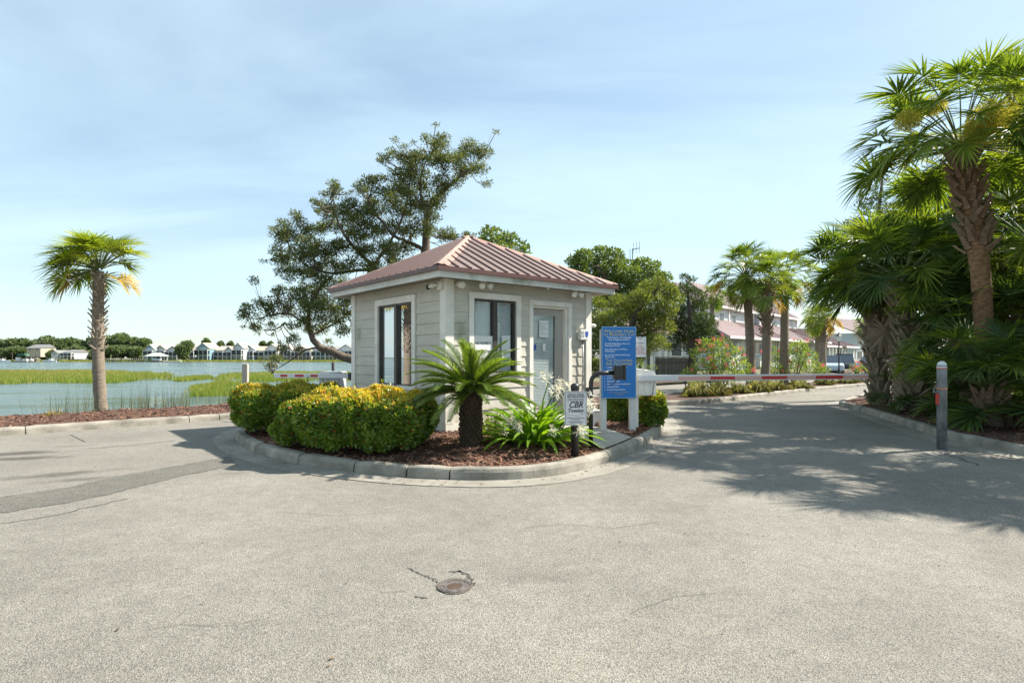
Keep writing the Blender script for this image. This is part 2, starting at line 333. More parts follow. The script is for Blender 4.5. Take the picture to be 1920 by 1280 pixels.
# dark trench patch across the left lane
_pa = [onz(0, 932) + (onz(0, 932) - onz(120, 915)) * 9, onz(0, 932), onz(120, 915), onz(210, 895), onz(330, 873), onz(432, 855)]
_pb = [onz(445, 871), onz(330, 895), onz(210, 925), onz(110, 945), onz(0, 962), onz(0, 962) + (onz(0, 932) - onz(120, 915)) * 9]
def jit(seq, a):
    out = []
    for i in range(len(seq) - 1):
        n = 14
        for k in range(n):
            q = seq[i].lerp(seq[i + 1], k / n); out.append((q.x + RNG.normal(0, a), q.y + RNG.normal(0, a)))
    out.append((seq[-1].x, seq[-1].y)); return out
sheet('road_patch', jit(_pa, .018) + jit(_pb, .018), lambda x, y: .004, None, M['asphalt_dark'])
def crack(pix, w):
    P = [onz(*p) for p in pix]; m = MB(); pts = []
    for i in range(len(P) - 1):
        for k in range(9): q = P[i].lerp(P[i + 1], k / 9); pts.append(Vector((q.x + RNG.normal(0, w * 1.2), q.y + RNG.normal(0, w * 1.2))))
    pts.append(Vector((P[-1].x, P[-1].y)))
    o = offset_path(pts, w); n = len(pts); vs = [(p.x, p.y, .0045) for p in pts] + [(p.x, p.y, .0045) for p in o]
    f = [(i, i + 1, n + i + 1, n + i) for i in range(n - 1)]
    return vs, f
cv, cf = [], []
for pix, w in [([(765, 1065), (790, 1078), (806, 1084), (822, 1092)], .008), ([(840, 1074), (862, 1071), (880, 1080), (888, 1098)], .01), ([(776, 1117), (800, 1122)], .007), ([(712, 1111), (765, 1110)], .004),
               ([(130, 815), (160, 829)], .012), ([(160, 842), (240, 835), (330, 826)], .02), ([(0, 983), (110, 965), (240, 935)], .012), ([(1560, 895), (1640, 893)], .01), ([(280, 1180), (340, 1171), (420, 1175), (500, 1160)], .0025), ([(980, 990), (1060, 983), (1150, 990), (1240, 978)], .004), ([(1180, 1150), (1260, 1120), (1350, 1112)], .0025), ([(520, 960), (640, 968), (760, 958)], .004), ([(1700, 842), (1760, 846), (1800, 860), (1830, 872)], .02)]:
    v_, f_ = crack(pix, w); k = len(cv); cv += v_; cf += [tuple(i + k for i in q) for q in f_]
_cm = bpy.data.meshes.new('road_cracks'); _cm.from_pydata(cv, [], cf); _cm.materials.append(M['crack']); tag(link('road_cracks', _cm), kind='structure')

# kerbs cut into cast lengths, gutters in front of them
KPROF = [(.0, -.12), (.0, .0), (.012, .095), (.03, .128), (.055, .142), (.14, .142), (.165, .13), (.17, -.12)]
GPROF = [(-.33, -.1), (-.33, .009), (-.17, .004), (-.006, .012), (-.006, -.1)]
def sweep(path, prof, s0, s1, acc, rough):
    L_ = acc; m = MB(); st = max(2, int((s1 - s0) / .16)); rings = []
    for k in range(st + 1):
        s = s0 + (s1 - s0) * k / st
        i = min(max(int(np.searchsorted(L_, s)) - 1, 0), len(path) - 2); t = (s - L_[i]) / max(1e-6, L_[i + 1] - L_[i])
        p = path[i].lerp(path[i + 1], t); d = (path[min(i + 2, len(path) - 1)] - path[max(i - 1, 0)]).normalized()
        nx, ny = -d.y, d.x
        if k in (0, st): e = .012
        else: e = 0
        rings.append([(p.x + nx * o + (RNG.normal(0, rough) if z > 0 else 0), p.y + ny * o, z - (e if z > .08 else 0) + (RNG.normal(0, rough) if z > 0.02 else 0)) for o, z in prof])
    n = len(prof); m.v = [v for r in rings for v in r]
    for k in range(st):
        for j in range(n):
            j2 = (j + 1) % n; m.f.append((k * n + j, (k + 1) * n + j, (k + 1) * n + j2, k * n + j2)); m.m.append(0)
    m.f.append(tuple(range(n))[::-1]); m.f.append(tuple(st * n + j for j in range(n))); m.m += [0, 0]
    return m
def kerb(path, name, joints=None, seg=3.0, s_from=0, s_to=None, gutter=True, gap=.009):
    acc = np.concatenate([[0], np.cumsum([(path[i + 1] - path[i]).length for i in range(len(path) - 1)])])
    root = empty(name, kind='structure'); s_to = s_to or acc[-1]
    js = [s_from]
    while js[-1] < s_to - .3: js.append(min(s_to, js[-1] + seg * random.uniform(.75, 1.2)))
    if joints:
        for jx in joints:
            s = acc[int(np.argmin([(p - Vector(jx[:2])).length for p in path]))]
            js = [q for q in js if abs(q - s) > .45] + [s]
        js.sort()
    for a, c in zip(js[:-1], js[1:]):
        sweep(path, KPROF, a + gap, c - gap, acc, .0016).build('kerb_stone', M['kerb'], root, smooth=False)
        if gutter: sweep(path, GPROF, a + .004, c - .004, acc, .0006).build('gutter_slab', M['gutter'], root)
    return root
kerb(ISLAND, 'island_kerb', [onz(472, 850)[:], onz(541, 869)[:], onz(549, 871)[:], onz(761, 897)[:], onz(836, 901)[:], onz(1145, 866)[:]], 2.2, gap=.011)
kerb(KERB_LEFT, 'waterside_kerb', [onz(56, 815)[:], onz(352, 793)[:]], 3.4, 24, 62, gutter=False)
kerb(BED_RIGHT, 'bed_kerb', None, 2.6, 12, 47)
kerb(MEDIAN, 'median_kerb', [onz(1427, 744)[:]], 2.6, gutter=False)

# planting beds
def bed(name, path, inset, zf, sp, close=None):
    ip = offset_path(path, inset)
    return sheet(name, [(p.x, p.y) for p in ip[::2]] + (close or []), zf, sp, M['mulch'])
_ISL = np.array([(p.x, p.y) for p in ISLAND])
def isl_at(px, py, o):
    q = onz(px, py, .15); k = int(np.argmin((_ISL[:, 0] - q.x) ** 2 + (_ISL[:, 1] - q.y) ** 2)); r = offset_path(ISLAND, o)[k]; return (r.x, r.y)
WALK = [isl_at(1150, 842, .164), isl_at(1175, 831, .164), isl_at(1198, 820, .164)] + [(onz(a, c, .15).x, onz(a, c, .15).y) for a, c in [(1140, 803), (1100, 796), (1040, 789), (1012, 796), (1085, 818)]]
def zi(x, y):
    dd = math.sqrt(float(((_ISL[:, 0] - x) ** 2 + (_ISL[:, 1] - y) ** 2).min()))
    if in_poly(np.array([x]), np.array([y]), WALK)[0]: return .10
    t = min(1, max(0, (dd - .17) / 1.1)); t = t * t * (3 - 2 * t)
    return .122 + .085 * t + (.012 * vnoise(x, y, 4.0) + .01 * vnoise(x, y, 11)) * min(1, max(0, (dd - .17) / .2))
bed('island_bed', ISLAND[:-1], .165, zi, .12)
KL_vis = [p for p in KERB_LEFT if -20 < p.x < 30]
_kin = offset_path(KL_vis, .165); _kout = offset_path(KL_vis, 1.75)
_KL = np.array([(p.x, p.y) for p in KERB_LEFT])
def zw(x, y):
    t = min(1, max(0, (math.sqrt(float(((_KL[:, 0] - x) ** 2 + (_KL[:, 1] - y) ** 2).min())) - .17) / 1.0)); return .12 + t * (.09 + .03 * vnoise(x, y, 2.5) + .015 * vnoise(x, y, 8))
sheet('waterside_bed', [(p.x, p.y) for p in _kin] + [(p.x, p.y) for p in _kout[::-1]], zw, .25, M['mulch'])
_BR = np.array([(p.x, p.y) for p in BED_RIGHT])
def zr(x, y):
    t = min(1, max(0, (math.sqrt(float(((_BR[:, 0] - x) ** 2 + (_BR[:, 1] - y) ** 2).min())) - .17) / .8)); return .124 + t * (.05 + .02 * vnoise(x, y, 3.2))
_br = [p for p in BED_RIGHT if p.y > 1.5 and p.x < 21]
bed('right_bed', _br, .165, zr, .3, [(22, 1), (24, 27)])
bed('median_bed', MEDIAN[:-1], .165, lambda x, y: .118 + .018 * vnoise(x, y, 2.0), .4)
def chips(name, poly, zf, n, lo, hi, near=None):
    xs = [p[0] for p in poly]; ys = [p[1] for p in poly]
    x = RNG.uniform(min(xs), max(xs), n * 3); y = RNG.uniform(min(ys), max(ys), n * 3); k = in_poly(x, y, poly) & ~in_poly(x, y, WALK); x = x[k][:n]; y = y[k][:n]; n = len(x)
    z = np.array([zf(a, c) for a, c in zip(x, y)]) + RNG.uniform(.002, .016, n)
    a = RNG.uniform(0, 2 * np.pi, n); ti = RNG.normal(0, .3, n); ro = RNG.normal(0, .45, n); l = RNG.uniform(lo, hi, n); w = l * RNG.uniform(.15, .4, n)
    d = np.stack([np.cos(a) * np.cos(ti), np.sin(a) * np.cos(ti), np.sin(ti)], 1); s = np.stack([-np.sin(a) * np.cos(ro), np.cos(a) * np.cos(ro), np.sin(ro)], 1)
    c = np.stack([x, y, z], 1); up = np.cross(d, s)
    V = np.stack([c - d * l[:, None] / 2 - s * w[:, None] / 2, c + d * l[:, None] / 2 - s * w[:, None] / 3, c + d * l[:, None] / 2 + s * w[:, None] / 2, c - d * l[:, None] / 2 + s * w[:, None] / 3, c + up * .006], 1).reshape(-1, 3)
    i = np.arange(n)[:, None] * 5
    Fc = np.concatenate([i + np.array([[0, 1, 4]]), i + np.array([[1, 2, 4]]), i + np.array([[2, 3, 4]]), i + np.array([[3, 0, 4]])])
    return tag(link(name, fast_mesh(name, V, Fc, M['chips'])), kind='stuff')
_ii = [(p.x, p.y) for p in offset_path(ISLAND[:-1], .155)[::2]]
chips('island_mulch_chips', [q for q in _ii if q[1] < 13.2], zi, 26000, .025, .085)
chips('waterside_mulch_chips', [(p.x, p.y) for p in _kin if p.y < 15] + [(p.x, p.y) for p in _kout[::-1] if p.y < 15], zw, 26000, .03, .085)
chips('right_mulch_chips', [(p.x, p.y) for p in offset_path(_br, .2)[::3] if p.y < 17] + [(13, 4), (13, 17)], zr, 9000, .04, .11)
# short concrete walk across the island to the booth door
sheet('walk', WALK, lambda x, y: .150, None, M['path'])

# ------------------------------------------------------------------ guard booth
M['siding'] = mat('siding_paint', (.58, .545, .47), .65, c2=(.46, .435, .37), scale=1.6, bump=.25, bscale=40, stretch=(1, 1, 5), stains=[((.27, 0, 1.82), (.17, 1, .2), (.2, .22, .13), .6), ((1.6, 0, .3), (3.5, 1, .38), (.24, .2, .14), .4), ((2.9, 0, 1.2), (.4, 1, .9), (.3, .27, .2), .25), ((.6, 0, 1.0), (.5, 1, .25), (.3, .28, .2), .3), ((1.7, 0, 2.5), (2.5, 1, .16), (.3, .28, .22), .35)])
M['siding_edge'] = mat('siding_gap', (.2, .19, .17), .8)
M['trim'] = mat('white_trim_paint', (.80, .78, .72), .55, c2=(.62, .59, .52), scale=3.0, bump=.15, bscale=30)
M['fascia'] = mat('fascia_paint', (.66, .66, .63), .6, c2=(.52, .52, .47), scale=2.2, stretch=(1, 1, .4), stains=[((.25, -.35, 2.66), (.12, .2, .1), (.2, .22, .14), .55), ((1.25, -.35, 2.66), (.28, .2, .09), (.2, .22, .13), .6), ((2.4, -.35, 2.64), (.5, .2, .06), (.28, .26, .18), .4), ((-.35, 1.4, 2.64), (.2, .8, .06), (.28, .26, .2), .35)])
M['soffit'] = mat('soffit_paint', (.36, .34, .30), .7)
M['roof'] = mat('roof_metal', (.215, .16, .137), .48, c2=(.15, .102, .086), stains=[((.6, .6, 3.0), (1.0, .5, .5), (.13, .09, .075), .4), ((2.6, .4, 3.0), (.7, .6, .5), (.3, .23, .2), .4), ((.2, 2.4, 3.0), (.6, .9, .5), (.28, .21, .18), .35)], scale=1.1, spec=.5)
M['rib'] = mat('roof_rib_metal', (.12, .065, .055), .45, c2=(.11, .055, .05))
M['hip'] = mat('hip_cap_metal', (.39, .245, .19), .5, c2=(.31, .185, .145), scale=3)
M['drip'] = mat('drip_edge_metal', (.10, .045, .042), .4, c2=(.08, .035, .033))
M['bronze'] = mat('bronze_frame', (.055, .045, .038), .45, c2=(.04, .034, .03))
M['door'] = mat('door_paint', (.38, .355, .32), .5, c2=(.33, .31, .28), scale=2)
M['dark'] = mat('dark_interior', (.03, .032, .033), .8)
M['blind'] = mat('blind_slats', (.6, .61, .6), .5, var=.04)
M['glass'] = glassmat('window_glass', .035, (.95, .98, .98))
M['glass_side'] = glassmat('side_window_glass', .5, (.6, .63, .63))
M['paper'] = mat('paper', (.75, .75, .73), .8, var=.03)
M['white_plastic'] = mat('white_plastic', (.72, .71, .66), .45, var=.05)
M['black'] = mat('black_paint', (.016, .016, .017), .4, c2=(.025, .024, .024), scale=9)
M['ink'] = mat('sign_ink', (.03, .03, .04), .6)
M['ink_grey'] = mat('sign_ink_grey', (.2, .2, .22), .6)
M['ink_red'] = mat('sign_ink_red', (.45, .06, .05), .6)
M['badge'] = mat('badge_blue', (.03, .09, .42), .4)
M['steel'] = mat('galvanised_pipe', (.4, .4, .4), .4, metal=.6)
M['brass'] = mat('brass', (.5, .36, .15), .35, metal=.8)
def text(body, size, m, parent, x, z, y, align='CENTER', shear=0.0, sx=1.0, off=0.0, name='lettering', ext=.0012):
    cu = bpy.data.curves.new('t', 'FONT'); cu.body = body; cu.size = size; cu.align_x = align; cu.shear = shear; cu.offset = off; cu.extrude = ext; cu.resolution_u = 3
    t = bpy.data.objects.new('t', cu); COL.objects.link(t); bpy.context.view_layer.update()
    me = bpy.data.meshes.new_from_object(t.evaluated_get(bpy.context.evaluated_depsgraph_get()))
    bpy.data.objects.remove(t); bpy.data.curves.remove(cu)
    me.materials.clear(); me.materials.append(m)
    return link(name, me, parent, (x, y, z), (R(90), 0, 0), (sx, 1, 1))
ZB = .22; ANG = math.atan2(.633, .774); LX, LY = 3.26, 3.43
booth = empty('guard_booth', (-1.04, 9.31, 0), ANG, 'small grey sided guard booth with red metal hip roof on planted island', 'booth')
EX = .1785; Z0 = .335; ZT = 2.63
LEFT_TO_X = Matrix.Rotation(R(-90), 4, 'Z') @ Matrix.Translation((0, 0, 0))   # maps wall frame (x along wall, -y outward) onto the left wall
def wall(root, Lw, holes, pl):
    """siding wall in its own frame: x along, y=0 outer sheathing face, -y outward"""
    b = MB()
    xs = sorted({0.02, Lw - .02} | {h[0] for h in holes} | {h[1] for h in holes})
    for a, c in zip(xs[:-1], xs[1:]):
        hz = [h for h in holes if h[0] <= a + 1e-6 and h[1] >= c - 1e-6]
        if not hz: b.box(a, c, .0, .09, .1, ZT)
        else:
            h = hz[0]
            if h[2] > .15: b.box(a, c, .0, .09, .1, h[2])
            b.box(a, c, .0, .09, h[3], ZT)
    w = b.build('wall', M['siding'], root)
    z = Z0
    while z < ZT - .02:
        zt = min(z + EX + .02, ZT)
        segs = [(.125, Lw - .125)]
        for h in pl:
            if h[2] < z + EX * .5 < h[3]:
                segs = [s for (a, c) in segs for s in ((a, min(c, h[0])), (max(a, h[1]), c)) if s[1] - s[0] > .02]
        for a, c in segs:
            q = MB(); q.prism([(-.018, 0), (-.003, zt - z), (.0, zt - z), (.0, 0)], a, c, M=Matrix(((0, 1, 0, 0), (1, 0, 0, 0), (0, 0, 1, z), (0, 0, 0, 1))))
            # lower lip a touch proud and slightly uneven
            q.build('siding_plank', M['siding'], w, (0, RNG.uniform(-.002, .0), RNG.uniform(-.002, .002)))
        z += EX
    return w
FRONT_HOLES = [(.52, 1.42, 1.12, 2.35), (1.80, 2.68, .26, 2.31)]
SIDE_HOLES = [(LY - 2.30, LY - 1.03, .87, 2.34)]
wf = wall(booth, LX, FRONT_HOLES, [(.41, 1.52, 1.02, 2.45), (1.72, 2.79, .2, 2.385)])
# side wall frame: x runs from the far end towards the near corner
side = empty('side_wall_frame', (0, LY, 0), R(-90)); side.parent = booth
ws = wall(booth, LY, SIDE_HOLES, [(LY - 2.43, LY - .90, .80, 2.44)])
ws.location = (0, LY, 0); ws.rotation_euler = (0, 0, R(-90))
bpy.data.objects.remove(side)
SIDE = Matrix.Translation((0, LY, 0)) @ Matrix.Rotation(R(-90), 4, 'Z')
def on_side(o): o.location = SIDE @ Vector(o.location); o.rotation_euler = (0, 0, R(-90)); return o
for (x0, x1, y0, y1) in ((LX - .09, LX, .0, LY), (.0, LX, LY - .09, LY)):       # two unseen back walls, plain boards
    q = MB(); q.box(x0 - .004, x1 - .004, y0 + .1, y1 - .004, .1, ZT); q.build('wall', M['siding'], booth)
MB().box(.05, LX - .05, .1, LY - .05, .1, .26).build('floor', M['dark'], booth)
MB().box(.02, LX - .02, .02, LY - .02, .0, .12).build('foundation', M['path'], booth)
for nm, a in (('f', (.0, LX, -.034, -.002)), ('s', None)):
    q = MB()
    if a: q.box(-.034, LX + .02, -.034, -.002, .16, Z0 - .004)
    else: q.box(-.034, -.002, -.0, LY + .02, .16, Z0 - .004)
    q.build('base_board', M['trim'], booth, bevel=.004)
for (x, y) in ((0, 0), (LX, 0), (0, LY)):                    # corner posts of two boards
    x0, x1 = (x - .036, x + .125) if x == 0 else (x - .11, x + .036)
    q = MB()
    if y == 0: q.box(x0, x1, -.037, -.001, Z0, ZT - .005)
    if x == 0:
        ya, yb = (-.0, .125) if y == 0 else (LY - .125, LY + .036)
        q.box(-.037, -.001, ya, yb, Z0, ZT - .005)
    q.build('corner_board', M['trim'], booth)
def framed(root, x0, x1, z0, z1, tx, name, gl, side_=False, blind=None, sash=True, door=False):
    e = empty(name); e.parent = root
    t = tx; q = MB()
    if not door:
        q.box(x0 - t, x1 + t, -.042, -.001, z1, z1 + t); q.box(x0 - t, x0, -.041, -.001, z0 - .05, z1 - .001); q.box(x1, x1 + t, -.041, -.001, z0 - .05, z1 - .001); q.box(x0 + .001, x1 - .001, -.040, -.001, z0 - .05, z0 - .001)
    else:
        q.box(x0 - t, x1 + t, -.044, -.001, z1, z1 + t); q.box(x0 - t, x0, -.043, -.001, z0, z1 - .001); q.box(x1, x1 + t, -.043, -.001, z0, z1 - .001)
        q.box(x0, x0 + .012, -.001, .13, z0, z1); q.box(x1 - .05, x1, -.001, .13, z0, z1); q.box(x0 + .012, x1 - .05, -.001, .13, z1 - .04, z1 - .001)
    q.build('trim', M['trim'], e, bevel=.003)
    return e
# front window: bronze frame, two lights, blinds behind
wfn = framed(booth, .52, 1.42, 1.12, 2.35, .10, 'window', None)
def bronze(e, x0, x1, z0, z1, mull, y0=.0):
    q = MB(); f = .035
    q.box(x0, x1, y0, y0 + .07, z1 - f, z1 - .001); q.box(x0, x1, y0, y0 + .07, z0 + .001, z0 + f)
    q.box(x0 + .001, x0 + f, y0, y0 + .07, z0 + f, z1 - f); q.box(x1 - f, x1 - .001, y0, y0 + .07, z0 + f, z1 - f)
    q.box(mull - .045, mull + .045, y0 - .012, y0 + .07, z0 + .001, z1 - .001)
    q.build('frame', M['bronze'], e)
def pane(e, x0, x1, z0, z1, y, g):
    q = MB(); q.box(x0, x1, y, y + .005, z0, z1); return q.build('pane', g, e)
def blind(e, x0, x1, z0, z1, y, pitch=.03):
    q = MB(); z = z0
    while z < z1 - .01:
        q.box(x0, x1, -.0012, .0012, -.0135, .0135, M=Matrix.Translation((0, y, z)) @ Matrix.Rotation(R(-22), 4, 'X')); z += pitch
    q.box(x0, x1, y - .016, y + .016, z1 - .01, z1 + .015)
    o = q.build('blind', M['blind'], e); o['kind'] = 'stuff'; return o
bronze(wfn, .52, 1.42, 1.12, 2.35, .975)
pane(wfn, .555, .93, 1.155, 2.315, .035, M['glass']); pane(wfn, 1.02, 1.385, 1.155, 2.315, .04, M['glass'])
blind(wfn, .56, 1.38, 1.16, 2.3, .085)
nt = MB().box(.53, .925, .006, .012, 1.16, 1.74).build('notice_board', M['paper'], wfn)
text('THIS PROPERTY', .058, M['ink'], nt, .728, 1.60, .004, sx=.86); text('IS PROTECTED', .058, M['ink'], nt, .728, 1.46, .004, sx=.86); text('BY', .058, M['ink'], nt, .728, 1.33, .004)
MB().box(1.15, 1.34, .044, .050, 1.36, 1.76).build('paper_notice', M['paper'], wfn)
# side window
wsd = framed(booth, LY - 2.30, LY - 1.03, .87, 2.34, .115, 'window', None); wsd.location = (0, LY, 0); wsd.rotation_euler = (0, 0, R(-90))
bronze(wsd, LY - 2.30, LY - 1.03, .87, 2.34, LY - 1.66)
pane(wsd, LY - 2.262, LY - 1.71, .91, 2.30, .035, M['glass_side']); pane(wsd, LY - 1.61, LY - 1.068, .91, 2.30, .04, M['glass_side'])
blind(wsd, LY - 2.25, LY - 1.08, .92, 2.28, .1)
# door
dr = framed(booth, 1.80, 2.68, .26, 2.31, .085, 'door', None, door=True)
q = MB(); y = .075
q.box(1.815, 1.875, y, y + .045, .27, 2.268); q.box(2.44, 2.628, y, y + .045, .27, 2.268); q.box(1.8755, 2.4395, y, y + .045, 2.16, 2.267); q.box(1.8755, 2.4395, y, y + .045, .271, .48)
q.build('leaf', M['door'], dr)
q = MB(); 
for a in ((1.868, 1.893, .475, 2.17), (2.425, 2.45, .475, 2.17), (1.8935, 2.4245, 2.14, 2.17), (1.8935, 2.4245, .475, .5)): q.box(a[0], a[1], y - .012, y - .001, a[2], a[3])
q.build('glazing_bead', M['door'], dr)
pane(dr, 1.894, 2.424, .5, 2.14, y + .01, M['glass']); blind(dr, 1.9, 2.42, .5, 2.13, y + .035, .027)
pn = MB().box(2.04, 2.26, y - .004, y + .004, 1.75, 2.05).build('paper_notice', M['paper'], dr)
for i in range(7): MB().box(2.06, 2.24 - .05 * (i % 3), y - .006, y - .0045, 1.80 + i * .032, 1.806 + i * .032).build('print_line', M['ink_grey'], pn)
MB().box(2.13, 2.19, y - .003, y + .005, 1.50, 1.63).build('paper_notice', M['paper'], dr)
q = MB(); q.prism([(-.038, .05), (.038, .05), (.036, -.01), (.02, -.05), (0, -.062), (-.02, -.05), (-.036, -.01)], y - .004, y + .003); q.build('shield_sticker', M['badge'], dr, (1.93, 0, 1.565))
q = MB(); q.tube([(1.845, y - .002, 1.12), (1.845, y - .05, 1.12)], [.012, .012], 10); q.lathe([(.0, 0), (.02, .004), (.026, .018), (.02, .032), (.0, .036)], 12, (0, 0)); 
kq = MB(); kq.tube([(1.845, y, 1.12), (1.845, y - .03, 1.12), (1.845, y - .034, 1.12), (1.845, y - .06, 1.12), (1.845, y - .068, 1.12)], [.012, .012, .026, .026, .012], 12); kq.build('knob', M['brass'], dr, smooth=True)
MB().box(1.79, 2.69, -.08, .06, .2, .262).build('threshold', M['steel'], dr)
# eaves and roof
OH = .33; q = MB(); f0, f1 = 2.595, 2.745
q.box(-OH, LX + OH, -OH - .022, -OH, f0, f1); q.box(-OH, LX + OH, LY + OH, LY + OH + .022, f0, f1)
q.box(-OH - .022, -OH - .0005, -OH - .0215, LY + OH + .0215, f0 + .0005, f1 - .0005); q.box(LX + OH + .0005, LX + OH + .022, -OH - .0215, LY + OH + .0215, f0 + .0005, f1 - .0005)
q.build('fascia', M['fascia'], booth)
MB().box(-OH + .001, LX + OH - .001, -OH + .001, LY + OH - .001, 2.635, 2.66).build('soffit', M['soffit'], booth)
RO = .40; A_ = Vector((LX / 2, LY / 2, 3.765)); ZE = 2.755
cs = [Vector((-RO, -RO, ZE)), Vector((LX + RO, -RO, ZE)), Vector((LX + RO, LY + RO, ZE)), Vector((-RO, LY + RO, ZE))]
q = MB(); dn = Vector((0, 0, -.02))
for i in range(4):
    a, c = cs[i], cs[(i + 1) % 4]; q.face([a, c, A_]); q.face([c + dn, a + dn, A_ + dn]); q.face([a + dn, c + dn, c, a])
roof = q.build('roof', M['roof'], booth)
for i in range(4):
    a, c = cs[i], cs[(i + 1) % 4]; Ls = (c - a).length; d = (c - a).normalized(); mid = (a + c) / 2; up = A_ - mid; nrm = d.cross(up).normalized()
    if nrm.z < 0: nrm = -nrm
    n = int(Ls / .235)
    for k in range(n):
        s = (k + .5) * Ls / n; fr = 1 - abs(s - Ls / 2) / (Ls / 2)
        if fr < .05: continue
        p0 = a + d * s; p1 = p0 + up * (fr - .035); 
        rb = MB(); X = d * .013; Y = nrm * .026
        rb.v = [tuple(v) for v in (p0 - X * 1.5, p0 + X * 1.5, p0 + X + Y, p0 - X + Y, p1 - X * 1.5, p1 + X * 1.5, p1 + X + Y, p1 - X + Y)]
        rb.f = [(0, 1, 2, 3), (4, 7, 6, 5), (3, 2, 6, 7), (0, 3, 7, 4), (1, 5, 6, 2)]; rb.m = [0] * 5
        rb.build('rib', M['rib'], roof)
    hc = MB(); h0 = a; w = .11
    e1 = (cs[(i + 1) % 4] - a).normalized(); e0 = (cs[(i - 1) % 4] - a).normalized(); lift = Vector((0, 0, .032))
    b0 = a + e1 * w * 1.7; b1 = a + e0 * w * 1.7; dv = (A_ - a); t1 = b0 + dv * .955; t0 = b1 + dv * .955
    sc_ = .8; t1 = A_ + (b0 - a) * sc_ ; t0 = A_ + (b1 - a) * sc_
    nz = Vector((0, 0, .012))
    hc.face([a + lift, b0 + nz, t1 + nz - Vector((0, 0, .02)), A_ + lift]); hc.face([b1 + nz, a + lift, A_ + lift, t0 + nz - Vector((0, 0, .02))])
    hc.build('hip_cap', M['hip'], roof)
q = MB(); t_ = .01; de = RO - .002
for i in range(4):
    a, c = cs[i], cs[(i + 1) % 4]; d = (c - a).normalized(); o_ = Vector((d.y, -d.x, 0)) * .004
    q.face([a + o_ + Vector((0, 0, .004)), c + o_ + Vector((0, 0, .004)), c + o_ - Vector((0, 0, .062)), a + o_ - Vector((0, 0, .062))]); q.face([a + o_ - Vector((0, 0, .062)), c + o_ - Vector((0, 0, .062)), c * .97 + A_ * .03 - Vector((0, 0, .09)), a * .97 + A_ * .03 - Vector((0, 0, .09))])
q.build('drip_edge', M['drip'], roof)
BM = booth.matrix_basis.copy(); bpy.context.view_layer.update(); BM = booth.matrix_world.copy()
def on_booth(x, y, z): return BM @ Vector((x, y, z))
# fittings under the eaves
def flood(x, label, a0):
    e = empty('flood_light', on_booth(x, -.04, 2.56), ANG, label, 'light', 'twin flood lights under the front eave')
    MB().lathe([(.05, .075), (.05, .05), (.03, .045)], 14, (0, -.1)).build('mount', M['white_plastic'], e, smooth=True)
    for s in (-1, 1):
        p0 = Vector((0, -.1, .055)); p1 = Vector((s * .05, -.14, .01)); p2 = Vector((s * (.1 + a0), -.2, -.035))
        MB().tube([p0, p1], .011, 6).build('arm', M['white_plastic'], e)
        MB().tube([p1, p1.lerp(p2, .2), p2, p2 + (p2 - p1) * .02], [.022, .04, .05, .045], 12).build('lamp_head', M['white_plastic'], e, smooth=True)
flood(.63, 'white twin head flood light above the front window of the booth', 0)
flood(2.74, 'white twin head flood light above the booth door', .02)
e = empty('eave_light', on_booth(.19, -.04, 2.53), ANG, 'single round white lamp tucked beside the corner post under eave', 'light')
MB().tube([(0, 0, .02), (0, -.02, .02), (.005, -.08, .01), (.01, -.14, -.005), (.01, -.15, -.005)], [.03, .045, .06, .055, .03], 14).build('lamp_head', M['white_plastic'], e, smooth=True)
MB().tube([(0, .0, .02), (0, .03, .02)], .035, 12).build('mount', M['white_plastic'], e)
e = empty('security_camera', on_booth(-.04, .09, 2.52), ANG, 'white bullet camera with black lens hood on side wall corner', 'camera')
MB().box(-.05, .0, -.06, .05, -.065, .065).build('junction_box', M['white_plastic'], e, bevel=.006)
MB().tube([(-.05, 0, 0), (-.09, .02, .01), (-.1, .05, .01)], .018, 8).build('bracket', M['white_plastic'], e)
MB().tube([(-.1, .04, .01), (-.1, .17, -.005)], .036, 14).build('body', M['white_plastic'], e, smooth=True)
MB().tube([(-.1, .17, -.005), (-.1, .235, -.012)], .041, 14).build('lens_hood', M['black'], e, smooth=True)
e = empty('motion_sensor', on_booth(2.0, -.2, 2.61), ANG, 'tiny white sensor under the middle of the front eave', 'sensor')
MB().tube([(0, 0, .03), (0, 0, 0), (0, -.02, -.03)], [.02, .022, .018], 8).build('body', M['white_plastic'], e)
e = empty('security_camera', on_booth(LX + .036, .06, 1.98), ANG, 'white camera on the right hand edge of the booth facing the lane', 'camera')
MB().box(.0, .03, -.05, .05, -.05, .05).build('mount', M['white_plastic'], e, bevel=.004)
MB().tube([(.03, 0, .0), (.06, 0, .03), (.15, -.05, .01), (.16, -.055, .008)], [.03, .04, .036, .03], 12).build('body', M['white_plastic'], e, smooth=True)
# alarm keypad box with conduit
e = empty('keypad_box', on_booth(3.03, -.026, 1.71), ANG, 'beige keypad box with blue shield sticker and conduit right of door', 'box')
MB().box(-.115, .115, -.09, .0, 0, .2).build('case', M['white_plastic'], e, bevel=.01)
q = MB(); q.prism([(-.038, .05), (.038, .05), (.036, -.01), (.02, -.05), (0, -.062), (-.02, -.05), (-.036, -.01)], -.094, -.0905); q.build('shield_sticker', M['badge'], e, (.05, 0, .11))
for i in range(5): MB().box(-.1, -.02, -.0925, -.0905, .05 + i * .026, .06 + i * .026).build('vent_slot', M['ink_grey'], e)
MB().tube([(.01, -.03, .0), (.0, -.03, -.6), (-.03, -.03, -1.4)], .013, 8).build('conduit', M['steel'], e, smooth=True)

